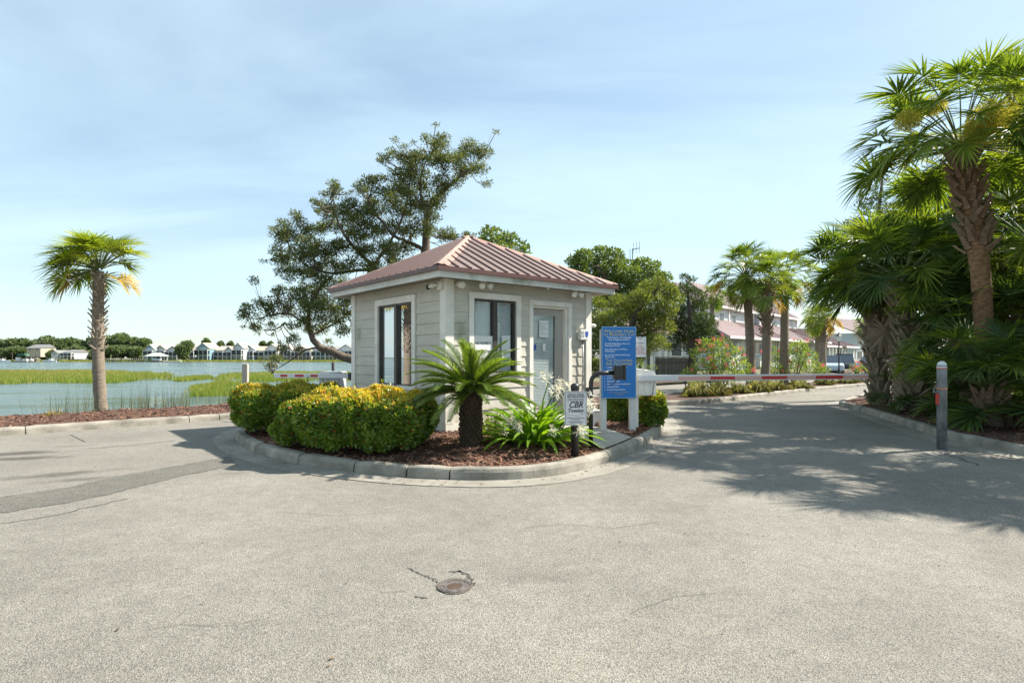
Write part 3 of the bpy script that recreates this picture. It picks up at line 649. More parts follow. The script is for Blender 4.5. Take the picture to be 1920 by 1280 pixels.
# ------------------------------------------------------------------ signs
M['blue'] = mat('sign_blue', (.004, .17, .52), .35, c2=(.003, .15, .47), scale=1.2)
M['sign_edge'] = mat('sign_edge', (.3, .5, .62), .4)
M['gold'] = mat('sign_gold', (.62, .56, .26), .5)
M['sign_white'] = mat('sign_lettering_white', (.78, .82, .85), .5, var=.02)
M['post_white'] = mat('post_white_paint', (.70, .69, .66), .55, c2=(.55, .53, .49), scale=4)
M['sign_plate'] = mat('sign_plate_white', (.60, .62, .63), .4, var=.03)
sg = onz(1159, 800, .2); sang = R(6)
e = empty('welcome_sign', (sg.x, sg.y, .12), sang, 'tall blue welcome sign with gold lettering on two white posts', 'sign')
for s in (-1, 1): MB().box(s * .255 - .05, s * .255 + .05, -.02, .08, 0, 1.74).build('post', M['post_white'], e, bevel=.004)
bd = MB().box(-.30, .30, -.055, -.021, .57, 1.785).build('board', M['blue'], e, bevel=.003)
q = MB(); y0, y1 = -.0585, -.0552
q.box(-.297, .297, y0, y1, 1.772, 1.782); q.box(-.297, .297, y0, y1, .573, .583); q.box(-.297, -.288, y0, y1, .5835, 1.7715); q.box(.288, .297, y0, y1, .5835, 1.7715)
q.build('border', M['sign_edge'], bd)
yy = -.0562
def smallcaps(body, parent, z, width):
    parts = []; x = 0
    for w in body.split(' '):
        for k, ch in enumerate((w[0], w[1:])):
            o = text(ch.upper(), .074 if ch.isupper() else .056, M['gold'], parent, 0, z, yy, 'LEFT', off=.0006)
            xs = [v.co.x for v in o.data.vertices]; o.location.x = x - min(xs); x += max(xs) - min(xs) + .006; parts.append(o)
        x += .024
    x -= .03; f = width / x
    for o in parts: o.location.x = (o.location.x - x / 2) * f; o.scale.x = f
smallcaps('Welcome Home', bd, 1.685, .53); smallcaps("to Mariner's Cay", bd, 1.628, .56)
text('Private Property - No Trespassing', .036, M['sign_white'], bd, .0, 1.59, yy, sx=.84, off=.0006); text('Rules & Regulations Enforced', .036, M['sign_white'], bd, .0, 1.552, yy, sx=.84, off=.0006)
z = 1.485
for a in (('ALL VISITORS Must Display a Window Tag', 'Parking Beyond This Point'), ('Illegal Vehicles Subject to TOWING at', "Owner's Expense"), ('Boat and Trailer Parking by Permit Requires', 'Approval ONLY')):
    for ln in a: text(ln, .033, M['sign_white'], bd, -.245, z, yy, 'LEFT', sx=.74, off=.0006); z -= .034
    z -= .027
smallcaps('The Following', bd, 1.19, .46); smallcaps('Are Prohibited', bd, 1.132, .46)
for i, ln in enumerate(['Trespassing (Fine $1,000 + Report)', 'Damage to Property = Report it', 'Littering', 'Loud Music', 'NO PETS', 'Skateboards, Scooters', 'Solicitations, Advertising, Handbills, Signs', 'Unattended Children', 'Overnight Commercial Vehicles']):
    text('%d.' % (i + 1), .031, M['sign_white'], bd, -.255, 1.085 - i * .047, yy, 'LEFT'); text(ln, .033, M['sign_white'], bd, -.21, 1.085 - i * .047, yy, 'LEFT', sx=.74, off=.0006)
text('See Full Rules and Regulations', .028, M['gold'], bd, 0, .665, yy); text('at the Office', .028, M['gold'], bd, 0, .628, yy)
e = empty('towing_notice_sign', (sg.x + .46, sg.y + .2, .12), sang, 'small white notice with red print beside the blue welcome sign', 'sign')
bd = MB().box(-.17, .055, -.03, -.022, 1.27, 1.62).build('plate', M['sign_plate'], e)
MB().box(-.19, -.15, -.02, .02, .0, 1.6).build('post', M['post_white'], e)
q = MB(); q.box(-.085, .0, -.0335, -.0305, -.006, .006, M=Matrix.Translation((-.055, 0, 1.58)) @ Matrix.Rotation(R(35), 4, 'Y')); q.box(.0, .085, -.0335, -.0305, -.006, .006, M=Matrix.Translation((-.055, 0, 1.58)) @ Matrix.Rotation(R(-35), 4, 'Y')); q.build('emblem', M['ink_grey'], bd)
text('TOWING', .034, M['ink_grey'], bd, -.055, 1.5, -.0315)
for i, ln in enumerate(['NOTICE', 'UNAUTHORIZED', 'VEHICLES WILL BE', 'TOWED AWAY', 'AT OWNERS EXPENSE']): text(ln, .028, M['ink_red'], bd, -.055, 1.455 - i * .034, -.0315, sx=.72)
tp = onz(1078, 852, .15)
e = empty('tow_company_sign', (tp.x, tp.y, .08), R(3), 'white towing sign with black border on a fat black post', 'sign')
MB().lathe([(.052, 0), (.052, .90), (.056, .905), (.056, .945), (.045, .965), (.02, .98), (.0, .983)], 18).build('post', M['black'], e, smooth=True)
def rrect(w, h, r, n=5):
    return [(sx * (w - r) + r * math.cos(a), sz * (h - r) + r * math.sin(a)) for sx, sz, a0 in ((1, 1, 0), (-1, 1, 90), (-1, -1, 180), (1, -1, 270)) for a in [R(a0 + 90 * k / n) for k in range(n + 1)]]
pl = MB().prism(rrect(.143, .217, .022), -.0605, -.055).build('plate', M['sign_plate'], e, (0, 0, .665))
q = MB(); o1 = rrect(.135, .209, .02); o2 = rrect(.130, .204, .017)
for i in range(len(o1)):
    j = (i + 1) % len(o1); q.face([(o1[i][0], -.0618, o1[i][1]), (o2[i][0], -.0618, o2[i][1]), (o2[j][0], -.0618, o2[j][1]), (o1[j][0], -.0618, o1[j][1])])
q.build('border', M['ink'], pl)
ty = -.0615
text('ILLEGALLY PARKED', .028, M['ink'], pl, 0, .165, ty, sx=.86, off=.0007); text('AND ABANDONED', .028, M['ink'], pl, 0, .137, ty, sx=.92, off=.0007)
text('VEHICLES WILL BE TOWED', .019, M['ink'], pl, 0, .11, ty, sx=.9); text('AT THE OWNERS EXPENSE', .019, M['ink'], pl, 0, .09, ty, sx=.9)
text('CBR', .105, M['ink'], pl, .0, .01, ty, shear=.28, sx=.92, off=.0022); text('Towing', .066, M['ink'], pl, -.005, -.05, ty, shear=.28, off=.0016)
q = MB(); tk = [(-.115, -.05), (-.115, -.075), (-.09, -.088), (.0, -.092), (.02, -.1), (.05, -.1), (.065, -.092), (.085, -.08), (.095, -.05), (.11, -.038), (.118, -.06)]
for a, c in zip(tk[:-1], tk[1:]): q.tube([(a[0], ty, a[1]), (c[0], ty, c[1])], .0016, 4)
q.build('tow_truck_outline', M['ink_grey'], pl)
text('IMPOUNDED AT 24 HOUR STORAGE', .016, M['ink'], pl, 0, -.128, ty, sx=.85); text('CALL FOR RELEASE', .016, M['ink'], pl, 0, -.145, ty, sx=.85); text('UNAUTHORIZED VEHICLES', .015, M['ink'], pl, 0, -.172, ty); text('TOWED AT ANY TIME', .015, M['ink'], pl, 0, -.188, ty)
# gooseneck card reader
gp = onz(1108, 836, .16)
e = empty('card_reader_stand', (gp.x, gp.y, .1), R(4), 'black gooseneck pipe stand holding a card reader before blue sign', 'card reader')
pts = [(0, 0, 0), (0, 0, .86)] + [(.14 - .14 * math.cos(R(a)), 0, .93 + .14 * math.sin(R(a))) for a in range(0, 91, 15)] + [(.33, 0, 1.07)]
MB().tube(pts, .03, 12).build('pipe', M['black'], e, smooth=True)
MB().box(.31, .445, -.07, .05, .98, 1.17).build('reader_box', M['black'], e, bevel=.008)
q = MB(); q.box(.445, .475, -.082, .062, .97, 1.185); q.build('hood', M['black'], e, bevel=.004)
MB().box(.4755, .479, -.03, .03, 1.02, 1.13).build('reader_face', M['steel'], e)
MB().box(-.075, -.02, -.05, .03, .72, .87).build('side_box', M['black'], e, bevel=.006)
MB().tube([(.36, 0, .98), (.33, -.01, .93), (.28, -.01, .91), (.26, 0, .94)], .006, 6).build('cable', M['black'], e)
bx = onz(1117, 792, .2)
e = empty('utility_pedestal', (bx.x, bx.y, .1), R(10), 'short white utility pedestal behind the gooseneck pipe stand', 'pedestal')
MB().box(-.10, .10, -.08, .08, 0, .30).build('body', M['white_plastic'], e, bevel=.015); MB().box(-.108, .108, -.088, .088, .3, .33).build('lid', M['white_plastic'], e, bevel=.01)

# ------------------------------------------------------------------ barrier gates, bollard, drain
M['gate_white'] = mat('gate_white_paint', (.80, .78, .72), .5, c2=(.66, .63, .57), scale=5)
M['gate_grey'] = mat('gate_grey_paint', (.42, .46, .51), .45, var=.04)
M['arm'] = mat('arm_aluminium', (.66, .66, .66), .35, var=.05)
M['refl_red'] = mat('reflective_red', (.50, .028, .018), .35, c2=(.42, .02, .015), scale=60)
M['refl_pale'] = mat('reflective_faded', (.66, .36, .29), .4, c2=(.6, .32, .26), scale=60)
ga = at(1197, 713, 10.25); gb = at(1633, 706, 11.1)
g0 = Vector((ga.x + .2, 10.3, .0)); dirv = (gb - ga); gl = math.hypot(dirv.x, dirv.y); gang = math.atan2(dirv.y, dirv.x)
e = empty('barrier_gate', (ga.x + .17, 10.36, .13), gang, 'white barrier gate cabinet holding a red striped arm over right lane', 'barrier gate')
q = MB(); q.prism([(-.19, .58), (.19, .58), (.19, .93), (.16, 1.0), (.06, 1.035), (.0, 1.02), (-.06, 1.05), (-.15, 1.05), (-.19, 1.0)], .02, .30)
q.build('cabinet', M['gate_white'], e, bevel=.012)
for k in range(3): MB().box(-.15 + k * .115, -.08 + k * .115, .006, .0195, .62, .87).build('door_panel', M['gate_white'], e, bevel=.003)
MB().box(-.19, -.11, .1, .2, 0, .58).build('post', M['gate_white'], e, bevel=.004)
MB().tube([(.19, .0, .9), (.13, -.005, .75), (.1, -.0, .55)], .005, 5).build('cable', M['black'], e)
ay0, ay1, az0, az1 = -.06, -.005, .835, .945
L_arm = 4.42
am = MB().box(-.19, L_arm, ay0, ay1, az0, az1).build('arm', M['arm'], e, bevel=.012)
s = .62; k = 0
for (a, c, mm) in ((.62, 1.42, 'refl_pale'), (1.42, 2.0, 'refl_red'), (2.005, 2.6, 'refl_pale'), (2.605, 3.18, 'refl_red'), (3.185, 3.8, 'refl_pale')):
    pass
xs = [(1269, 1328, 'refl_pale'), (1328, 1375, 'refl_red'), (1375, 1424, 'refl_pale'), (1424, 1473, 'refl_red'), (1473, 1525, 'refl_pale'), (1525, 1577, 'refl_red'), (1577, 1632, 'refl_pale')]
def armx(px):
    k = (px - CX) / FPX; o = e.location; return (k * o.y - o.x) / (math.cos(gang) - k * math.sin(gang))
for a, c, mm in xs: MB().box(armx(a) + .004, min(armx(c) - .004, L_arm - .01), ay0 - .003, ay0 - .0008, az0 + .02, az1 - .03).build('reflective_strip', M[mm], am)
bpt = Vector((-3.98, 13.0, .17))
e = empty('barrier_gate', bpt, R(172), 'pale grey barrier gate box with short striped arm beyond the hedges', 'barrier gate')
MB().box(-.26, .2, -.2, .2, 0, .86).build('cabinet', M['gate_grey'], e, bevel=.02)
MB().box(-.27, .21, -.21, .21, .86, .9).build('lid', M['gate_grey'], e, bevel=.012)
am = MB().box(-.5, 1.22, .21, .26, .76, .86).build('arm', M['arm'], e, bevel=.006)
for a, c in ((.20, .36), (.52, .72), (.9, 1.06)): MB().box(a, c, .2608, .264, .785, .835).build('reflective_strip', M['refl_red'], am)
MB().box(-.62, -.5, .19, .28, .72, .88).build('counterweight', M['black'], e, bevel=.01)
M['wood_grey'] = mat('weathered_timber', (.44, .41, .36), .85, c2=(.3, .28, .24), scale=5, stretch=(6, 6, .6))
pp = at(460, 683, 14.4)
e = empty('arm_rest_post', (pp.x, pp.y, 0), .1, 'square weathered timber post beside the water past the left hedge', 'post')
MB().box(-.065, .065, -.065, .065, 0, pp.z).build('shaft', M['wood_grey'], e, bevel=.008)
MB().box(-.05, .05, -.05, .05, pp.z, pp.z + .012).build('end_grain', M['wood_grey'], e)
M['bollard'] = mat('worn_grey_paint', (.28, .29, .295), .5, c2=(.07, .075, .08), scale=9, bump=.2, stretch=(1, 1, .45))
M['orange'] = mat('faded_orange_tape', (.62, .2, .09), .5)
bb = onz(1766, 842)
e = empty('bollard', (bb.x, bb.y, 0), 0, 'scuffed grey steel bollard with orange bands near right kerb', 'bollard')
MB().lathe([(.066, -.05), (.066, 1.235), (.064, 1.26), (.056, 1.29), (.04, 1.312), (.018, 1.324), (.0, 1.327)], 24).build('shaft', M['bollard'], e, smooth=True)
MB().lathe([(.0672, 1.225), (.0672, 1.2415), (.066, 1.242), (.058, 1.291), (.042, 1.3145), (.019, 1.327), (.0, 1.33)], 24).build('cap', M['sign_plate'], e, smooth=True)
for z in (1.215, .905): MB().lathe([(.0655, z - .003), (.0676, z), (.0676, z + .017), (.0655, z + .02)], 24).build('band', M['orange'], e, smooth=True)
MB().box(-.075, -.06, -.03, .03, .68, .84).build('reflector', M['refl_red'], e)
MB().tube([(-.06, 0, .9), (-.12, 0, .92), (-.12, 0, .86), (-.06, 0, .87)], .012, 6).build('hasp', M['bollard'], e)
M['iron'] = mat('rusty_iron', (.15, .115, .095), .65, c2=(.06, .05, .048), scale=22, bump=.5, bscale=90, metal=.2)
M['iron_grey'] = mat('worn_iron_lid', (.17, .15, .14), .6, c2=(.07, .06, .055), scale=26, bump=.5, bscale=90, metal=.2)
M['rust'] = mat('rust_recess_shade', (.085, .05, .03), .9, c2=(.035, .02, .012), scale=18)  # rust, its colour darkened to stand in for shade inside the nearly flat recess
dp = onz(852, 1100)
e = empty('drain_cap', (dp.x, dp.y, 0), 0, 'rusty round iron valve cover sunk in the asphalt foreground', 'drain cover')
ring = [(.0, .0042)] 
cr = MB(); nn = 36; rr_ = [.111 + .006 * math.sin(k * .5) + .004 * math.sin(k * 1.3) for k in range(nn)]
cr.face([(rr_[k] * math.cos(k * 2 * math.pi / nn), rr_[k] * math.sin(k * 2 * math.pi / nn) + .035 * max(0, math.sin(k * 2 * math.pi / nn)) ** 2, .0042) for k in range(nn)]); cr.build('broken_edge', M['asphalt_dark'], e)
MB().lathe([(.104, .0044), (.103, .0085), (.092, .009), (.0895, .0062), (.0, .0062)], 40).build('rim', M['iron'], e)
MB().lathe([(.087, .0063), (.086, .0082), (.052, .0082), (.049, .0066), (.0, .0066)], 40).build('lid', M['iron_grey'], e)
MB().lathe([(.048, .0067), (.048, .0071), (.0, .0071)], 30).build('recess', M['rust'], e)
for k in range(6):
    a = k * math.pi / 3; q = MB(); q.box(.056, .08, -.007, .007, .0083, .0098, M=Matrix.Rotation(a, 4, 'Z')); q.build('lug', M['iron'], e)

# ------------------------------------------------------------------ foliage tools
def unit(v): return v / np.maximum(1e-9, np.linalg.norm(v, axis=1, keepdims=True))
def rand_dirs(n): return unit(RNG.normal(0, 1, (n, 3)))
def leaf_mesh(name, pos, axis, ln, wd, mats, midx=None, curl=0.15, sideways=None):
    """diamond leaves folded along the midrib: 4 verts, 2 triangles each"""
    n = len(pos); ln = np.broadcast_to(ln, n)[:, None]; wd = np.broadcast_to(wd, n)[:, None]
    axis = unit(axis); s = unit(np.cross(axis, sideways if sideways is not None else rand_dirs(n))); up = np.cross(s, axis)
    mid = pos + axis * ln * .45
    V = np.stack([pos, mid - s * wd / 2 + up * wd * curl, pos + axis * ln - up * ln * .08, mid + s * wd / 2 + up * wd * curl], 1).reshape(-1, 3)
    i = np.arange(n)[:, None] * 4
    Fc = np.stack([i + np.array([[0, 1, 2]]), i + np.array([[0, 2, 3]])], 1).reshape(-1, 3)
    if midx is not None: midx = np.repeat(midx, 2)
    return fast_mesh(name, V, Fc, mats, midx)
def clump_points(c, r, n, shell=.55):
    """points in an ellipsoid, denser towards its skin"""
    d = rand_dirs(n); q = shell + (1 - shell) * RNG.random(n) ** .7; q = np.where(RNG.random(n) < .25, RNG.random(n), q)
    return np.asarray(c) + d * np.asarray(r) * q[:, None], d
def limb_mesh(limbs, mat_, seg=7, wob=.04):
    m = MB()
    for pts, r0, r1 in limbs:
        P = [Vector(p) for p in pts]; out = []; rr = []
        n = len(P)
        for i in range(n - 1):
            for k in range(4):
                t = k / 4; a = P[max(i - 1, 0)]; b = P[i]; c = P[i + 1]; d = P[min(i + 2, n - 1)]
                q = 0.5 * ((2 * b) + (c - a) * t + (2 * a - 5 * b + 4 * c - d) * t * t + (3 * b - a - 3 * c + d) * t ** 3)
                u = (i + t) / (n - 1); rad = r0 + (r1 - r0) * u
                out.append(q + Vector(RNG.normal(0, wob * rad * 3, 3)) if 0 < i + t else q); rr.append(rad)
        out.append(P[-1]); rr.append(r1); m.tube(out, rr, seg)
    return m.mesh('trunk', mat_, smooth=True)
M['bark'] = mat('grey_bark', (.17, .135, .10), .95, c2=(.07, .055, .042), scale=7, bump=.8, bscale=22, stretch=(2, 2, .5))
M['bark_dark'] = mat('dark_bark', (.1, .08, .065), .95, c2=(.045, .036, .03), scale=7, bump=.8, bscale=22)
M['cedar_leaf'] = leafmat('cedar_leaf', [(.04, .055, .02), (.07, .09, .03), (.105, .125, .04), (.15, .155, .055)], .32, .6, (1.5, 1.5, .6))
M['juniper_leaf'] = leafmat('juniper_leaf', [(.05, .07, .02), (.085, .11, .028), (.125, .15, .036), (.165, .18, .045)], .35, .6, (1.6, 1.6, .55))
M['juniper_dark'] = leafmat('juniper_dark_leaf', [(.025, .042, .018), (.042, .065, .025), (.065, .09, .03)], .28, .6, (1.5, 1.5, .6))
M['oak_leaf'] = leafmat('oak_leaf', [(.045, .07, .022), (.075, .11, .03), (.11, .15, .042), (.15, .18, .06)], .35, .5, (1.6, 1.6, .55))
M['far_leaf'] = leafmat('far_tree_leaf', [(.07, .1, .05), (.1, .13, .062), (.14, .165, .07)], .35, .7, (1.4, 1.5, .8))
M['hard_leaf'] = leafmat('hardwood_leaf', [(.05, .08, .016), (.1, .14, .022), (.16, .19, .03), (.2, .2, .035)], .42, .45, (1.8, 1.7, .5))
M['shade_leaf'] = leafmat('understorey_leaf', [(.03, .05, .016), (.05, .08, .022), (.08, .11, .03)], .35, .5, (1.6, 1.6, .5))
M['bush_leaf'] = leafmat('oleander_leaf', [(.05, .09, .02), (.09, .145, .028), (.14, .2, .04), (.19, .23, .055)], .4, .4, (1.7, 1.6, .5))
M['pink'] = leafmat('oleander_flower', [(.5, .06, .12), (.6, .12, .14), (.62, .2, .2)], .3, .5, (1.2, .9, .9))
M['hedge_leaf'] = leafmat('hedge_leaf', [(.035, .075, .014), (.08, .15, .022), (.125, .2, .03), (.18, .23, .038)], .4, .3, (1.9, 1.7, .4), spec=.55)
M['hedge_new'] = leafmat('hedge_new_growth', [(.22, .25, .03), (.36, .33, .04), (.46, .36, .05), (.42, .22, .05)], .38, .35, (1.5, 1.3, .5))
M['hedge_red'] = leafmat('hedge_old_red', [(.28, .035, .015), (.35, .09, .02)], .3, .4, (1.3, .9, .5))
M['grass_marsh'] = leafmat('marsh_grass', [(.09, .14, .022), (.14, .2, .03), (.19, .24, .045), (.25, .26, .075)], .35, .6, (1.5, 1.4, .6))
M['grass_tan'] = leafmat('marsh_grass_tan', [(.3, .27, .09), (.36, .3, .12), (.2, .22, .05)], .35, .7, (1.2, 1.1, .7))
M['reed'] = leafmat('bank_reed', [(.05, .06, .03), (.1, .11, .05), (.2, .18, .1), (.12, .14, .05)], .25, .6, (1.4, 1.3, .7))
M['muhly'] = leafmat('ornamental_grass', [(.09, .12, .03), (.16, .18, .05), (.26, .25, .1), (.3, .28, .15)], .35, .6, (1.4, 1.3, .7))

# ------------------------------------------------------------------ hedges in the island
def hedge(name, label, c, half, h, ang, n, newtop):
    z0 = zi(c[0], c[1]) - .02
    e = empty(name, (c[0], c[1], z0), ang, label, 'hedge', 'clipped hedges in front of the booth')
    # rounded box skin
    hx, hy, hz = half[0], half[1], h / 2; A = np.array([hy * hz * 2, hx * hz * 2, hx * hy * 1.3]); pk = RNG.choice(3, n, p=A / A.sum())
    u = RNG.uniform(-1, 1, (n, 3)); sg_ = np.sign(RNG.uniform(-1, 1, n)); sg_ = np.where(pk == 2, 1, sg_); u[np.arange(n), pk] = sg_
    p4 = 4.0; nr = (np.abs(u) ** p4).sum(1) ** (1 / p4); q = u / nr[:, None]
    nrm = unit(np.sign(q) * np.abs(q) ** 3 / np.array([hx, hy, hz]))
    dep = RNG.random(n) ** 1.6 * .13
    P = q * np.array([hx, hy, hz]) - nrm * dep[:, None]
    lump = .05 * np.sin(P[:, 0] * 9 + 2 * np.sin(P[:, 2] * 8)) + .04 * np.sin(P[:, 1] * 11 + P[:, 2] * 7) + .02 * np.sin(P[:, 0] * 23 + P[:, 1] * 19)
    P = P + nrm * lump[:, None]; P[:, 2] += hz
    P[:, :2] *= (1 - .12 * np.clip(1 - P[:, 2] / (.35 * h), 0, 1))[:, None]
    P[:, 2] = np.maximum(P[:, 2], .03 + .05 * RNG.random(n))
    ax = unit(nrm * .8 + rand_dirs(n) * .9 + np.array([0, 0, .45]))
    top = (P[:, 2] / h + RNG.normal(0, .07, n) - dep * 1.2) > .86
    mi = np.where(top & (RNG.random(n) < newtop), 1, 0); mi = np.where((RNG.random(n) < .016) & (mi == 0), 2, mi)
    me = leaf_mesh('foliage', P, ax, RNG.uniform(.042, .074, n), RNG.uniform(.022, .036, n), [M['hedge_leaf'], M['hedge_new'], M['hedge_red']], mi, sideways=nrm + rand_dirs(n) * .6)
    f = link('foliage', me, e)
    ns = int(n / 420); k = RNG.choice(np.where(P[:, 2] > .45 * h)[0], ns); b0 = P[k]; dv = unit(nrm[k] * .6 + RNG.normal(0, .35, (ns, 3)) + np.array([0, 0, .7])); tl = RNG.uniform(.05, .14, ns)
    kk = np.repeat(np.arange(ns), 9); t = RNG.random(len(kk)); pp = b0[kk] + dv[kk] * (tl[kk] * t)[:, None]
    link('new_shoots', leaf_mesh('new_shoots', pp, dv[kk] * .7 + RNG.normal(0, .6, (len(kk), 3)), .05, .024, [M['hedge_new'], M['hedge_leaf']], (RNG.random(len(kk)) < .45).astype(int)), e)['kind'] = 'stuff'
    m = MB()
    for k in range(int(30 * hx * hy / .8) + 8):
        x, y = RNG.uniform(-.75, .75, 2) * (hx, hy); m.tube([(x * .6, y * .6, 0), (x * .8, y * .8, h * .4), (x, y, h * .85)], [.012, .009, .004], 5)
    m.build('stems', M['bark_dark'], e)
    return e
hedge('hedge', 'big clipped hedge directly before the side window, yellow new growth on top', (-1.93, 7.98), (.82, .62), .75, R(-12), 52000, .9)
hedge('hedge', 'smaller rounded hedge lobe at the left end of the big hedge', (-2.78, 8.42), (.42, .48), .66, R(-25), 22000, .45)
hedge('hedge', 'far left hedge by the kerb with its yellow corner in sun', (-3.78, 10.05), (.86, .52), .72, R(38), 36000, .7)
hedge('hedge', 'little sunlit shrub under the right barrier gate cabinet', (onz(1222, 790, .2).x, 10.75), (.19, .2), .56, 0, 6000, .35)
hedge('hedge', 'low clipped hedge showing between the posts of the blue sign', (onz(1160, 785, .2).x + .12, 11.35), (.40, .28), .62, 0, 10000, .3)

# ------------------------------------------------------------------ sago palm
M['sago_leaf'] = leafmat('sago_leaflet', [(.05, .085, .016), (.08, .125, .024), (.12, .165, .034)], .4, .3, (1.9, 1.8, .4), spec=.6)
M['sago_trunk'] = mat('sago_trunk', (.11, .075, .045), .95, c2=(.035, .025, .016), scale=24, bump=1.0, bscale=40)
M['cone'] = mat('sago_cone', (.36, .2, .1), .85, c2=(.2, .1, .05), scale=40, bump=.8, bscale=60)
def sago_frond(el, ln, seed):
    r = np.random.default_rng(seed); n = 24; p = np.zeros(3); pts = [p.copy()]; e = el
    for k in range(n):
        p = p + np.array([math.cos(e), 0, math.sin(e)]) * ln / n; pts.append(p.copy()); e -= (.6 + .4 * k / n) / n * (1.1 if el > .2 else .8)
    pts = np.array(pts); m = MB(); m.tube([tuple(q) for q in pts], list(np.linspace(.011, .003, n + 1)), 5)
    V = []; Fq = []
    for j in range(74):
        t = .1 + .9 * j / 74; f = t * n; i = min(int(f), n - 1); q = pts[i] + (pts[i + 1] - pts[i]) * (f - i); d = pts[i + 1] - pts[i]; d /= np.linalg.norm(d)
        up = np.array([-d[2], 0, d[0]]); L_ = .14 * math.sin(math.pi * min(1, .18 + .8 * t)) ** .6 + .02
        for s in (-1, 1):
            a = d * (.65 + .5 * t) + np.array([0, s, 0]) * .8 + up * (.42 + r.normal(0, .06)); a /= np.linalg.norm(a); w = d * .0045
            k = len(V); V += [tuple(q - w), tuple(q + w), tuple(q + a * L_ * .6 + w * .8 - up * .004), tuple(q + a * L_ - up * .016), tuple(q + a * L_ * .6 - w * .8 - up * .004)]; Fq.append((k, k + 1, k + 2, k + 3, k + 4))
    b = len(m.v); m.v += V; m.f += [tuple(i + b for i in f) for f in Fq]; m.m += [0] * len(Fq)
    return m.mesh('frond', M['sago_leaf'])
sp_ = onz(883, 836, .2)
e = empty('sago_palm', (sp_.x, sp_.y, zi(sp_.x, sp_.y) - .03), 0, 'sago palm with stout trunk and brown cone before booth corner', 'sago palm')
tr = MB().lathe([(.125, 0), (.135, .08), (.12, .25), (.12, .45), (.135, .6), (.12, .68), (.07, .74)], 20).build('trunk', M['sago_trunk'], e)
sb = MB().prism([(-.014, 0), (.014, 0), (.01, .06), (-.01, .06)], -.014, .012).mesh('leaf_scar', M['sago_trunk'])
for k in range(190):
    a = k * 2.39996; z = .03 + .62 * k / 190; rr = .124 + .006 * math.sin(k)
    link('leaf_scar', sb, tr, (rr * math.cos(a), rr * math.sin(a), z), (R(28 + 12 * math.sin(k * 3)) * 1, 0, a + R(90)))
SV = [[sago_frond(R(el), .84 * s, 100 + i * 3 + k) for k, s in enumerate((.94, 1.06))] for i, el in enumerate((78, 62, 48, 36, 25, 14, 4, -7))]
for k in range(84):
    i = [0, 1, 1, 2, 2, 3, 3, 4, 4, 5, 5, 6, 6, 7][k % 14]; a = k * 2.39996 + RNG.normal(0, .12)
    link('frond', SV[i][k % 2], e, (.06 * math.cos(a), .06 * math.sin(a), .74 + .05 * (1 - i / 7)), (RNG.normal(0, .1), 0, a), RNG.uniform(.9, 1.08))
MB().lathe([(.035, 0), (.045, .1), (.052, .2), (.05, .34), (.038, .42), (.02, .46), (.0, .47)], 16).build('cone', M['cone'], e, (-.07, .0, .80), smooth=True)

# ------------------------------------------------------------------ spider lily clump
M['lily_leaf'] = leafmat('lily_leaf', [(.07, .15, .014), (.1, .2, .018), (.14, .25, .025), (.2, .28, .04)], .42, .3, (1.6, 1.5, .35), spec=.5)
M['lily_flower'] = leafmat('lily_flower', [(.72, .7, .6), (.75, .72, .55), (.62, .5, .34)], .35, .6, (1, 1, .9))
M['lily_stem'] = mat('lily_stem', (.12, .2, .04), .5)
def strap(el, ln, seed):
    r = np.random.default_rng(seed); n = 9; p = np.zeros(3); e_ = el; V = []; w0 = .05; bend = r.uniform(.7, 1.5)
    for k in range(n + 1):
        t = k / n; w = w0 * (math.sin(math.pi * (.12 + .86 * t)) ** .55 if t < 1 else 0) * (1 - .35 * t)
        up = np.array([-math.sin(e_), 0, math.cos(e_)])
        V += [tuple(p + np.array([0, -w, 0]) + up * w * .45), tuple(p), tuple(p + np.array([0, w, 0]) + up * w * .45)]
        p = p + np.array([math.cos(e_), 0, math.sin(e_)]) * ln / n; e_ -= bend * (.4 + 1.6 * t) / n
    Fq = []
    for k in range(n):
        for j in (0, 1): Fq.append((k * 3 + j, k * 3 + j + 1, k * 3 + j + 4, k * 3 + j + 3))
    return fast_mesh('leaf', V, Fq, M['lily_leaf'], smooth=True)
LV = [[strap(R(el), 1, 40 + i * 5 + k) for k in range(3)] for i, el in enumerate((84, 72, 58, 42, 26))]
def spider_flower(seed):
    r = np.random.default_rng(seed); V = []; Fq = []
    for f in range(9):
        c = r.normal(0, .045, 3) + np.array([0, 0, .03])
        for k in range(6):
            d = r.normal(0, 1, 3); d[2] += .5; d /= np.linalg.norm(d); s = np.cross(d, r.normal(0, 1, 3)); s /= np.linalg.norm(s); L_ = r.uniform(.07, .12); w = .0048
            b = len(V); V += [tuple(c - s * w), tuple(c + s * w), tuple(c + d * L_ * .6 + s * w - np.array([0, 0, .008])), tuple(c + d * L_ - np.array([0, 0, .03])), tuple(c + d * L_ * .6 - s * w - np.array([0, 0, .008]))]; Fq.append((b, b + 1, b + 2, b + 3, b + 4))
    return fast_mesh('flower_head', V, Fq, M['lily_flower'])
FV = [spider_flower(i) for i in range(4)]
lc = onz(1000, 838, .18)
e = empty('spider_lily', (lc.x + .02, lc.y + .28, zi(lc.x, lc.y + .2) - .03), 0, 'lush strappy green lily clump with white spidery flowers beside towing sign', 'lily')
for k in range(170):
    a = k * 2.39996; t = (k + .5) / 170; i = min(4, int(t * 5)); rr = .05 + .16 * t
    link('leaf', LV[i][k % 3], e, (rr * math.cos(a) * 1.2, rr * math.sin(a) * .7, .0), (RNG.normal(0, .12), 0, a), (RNG.uniform(.7, .92) if i > 1 else RNG.uniform(.62, .8),) * 3)
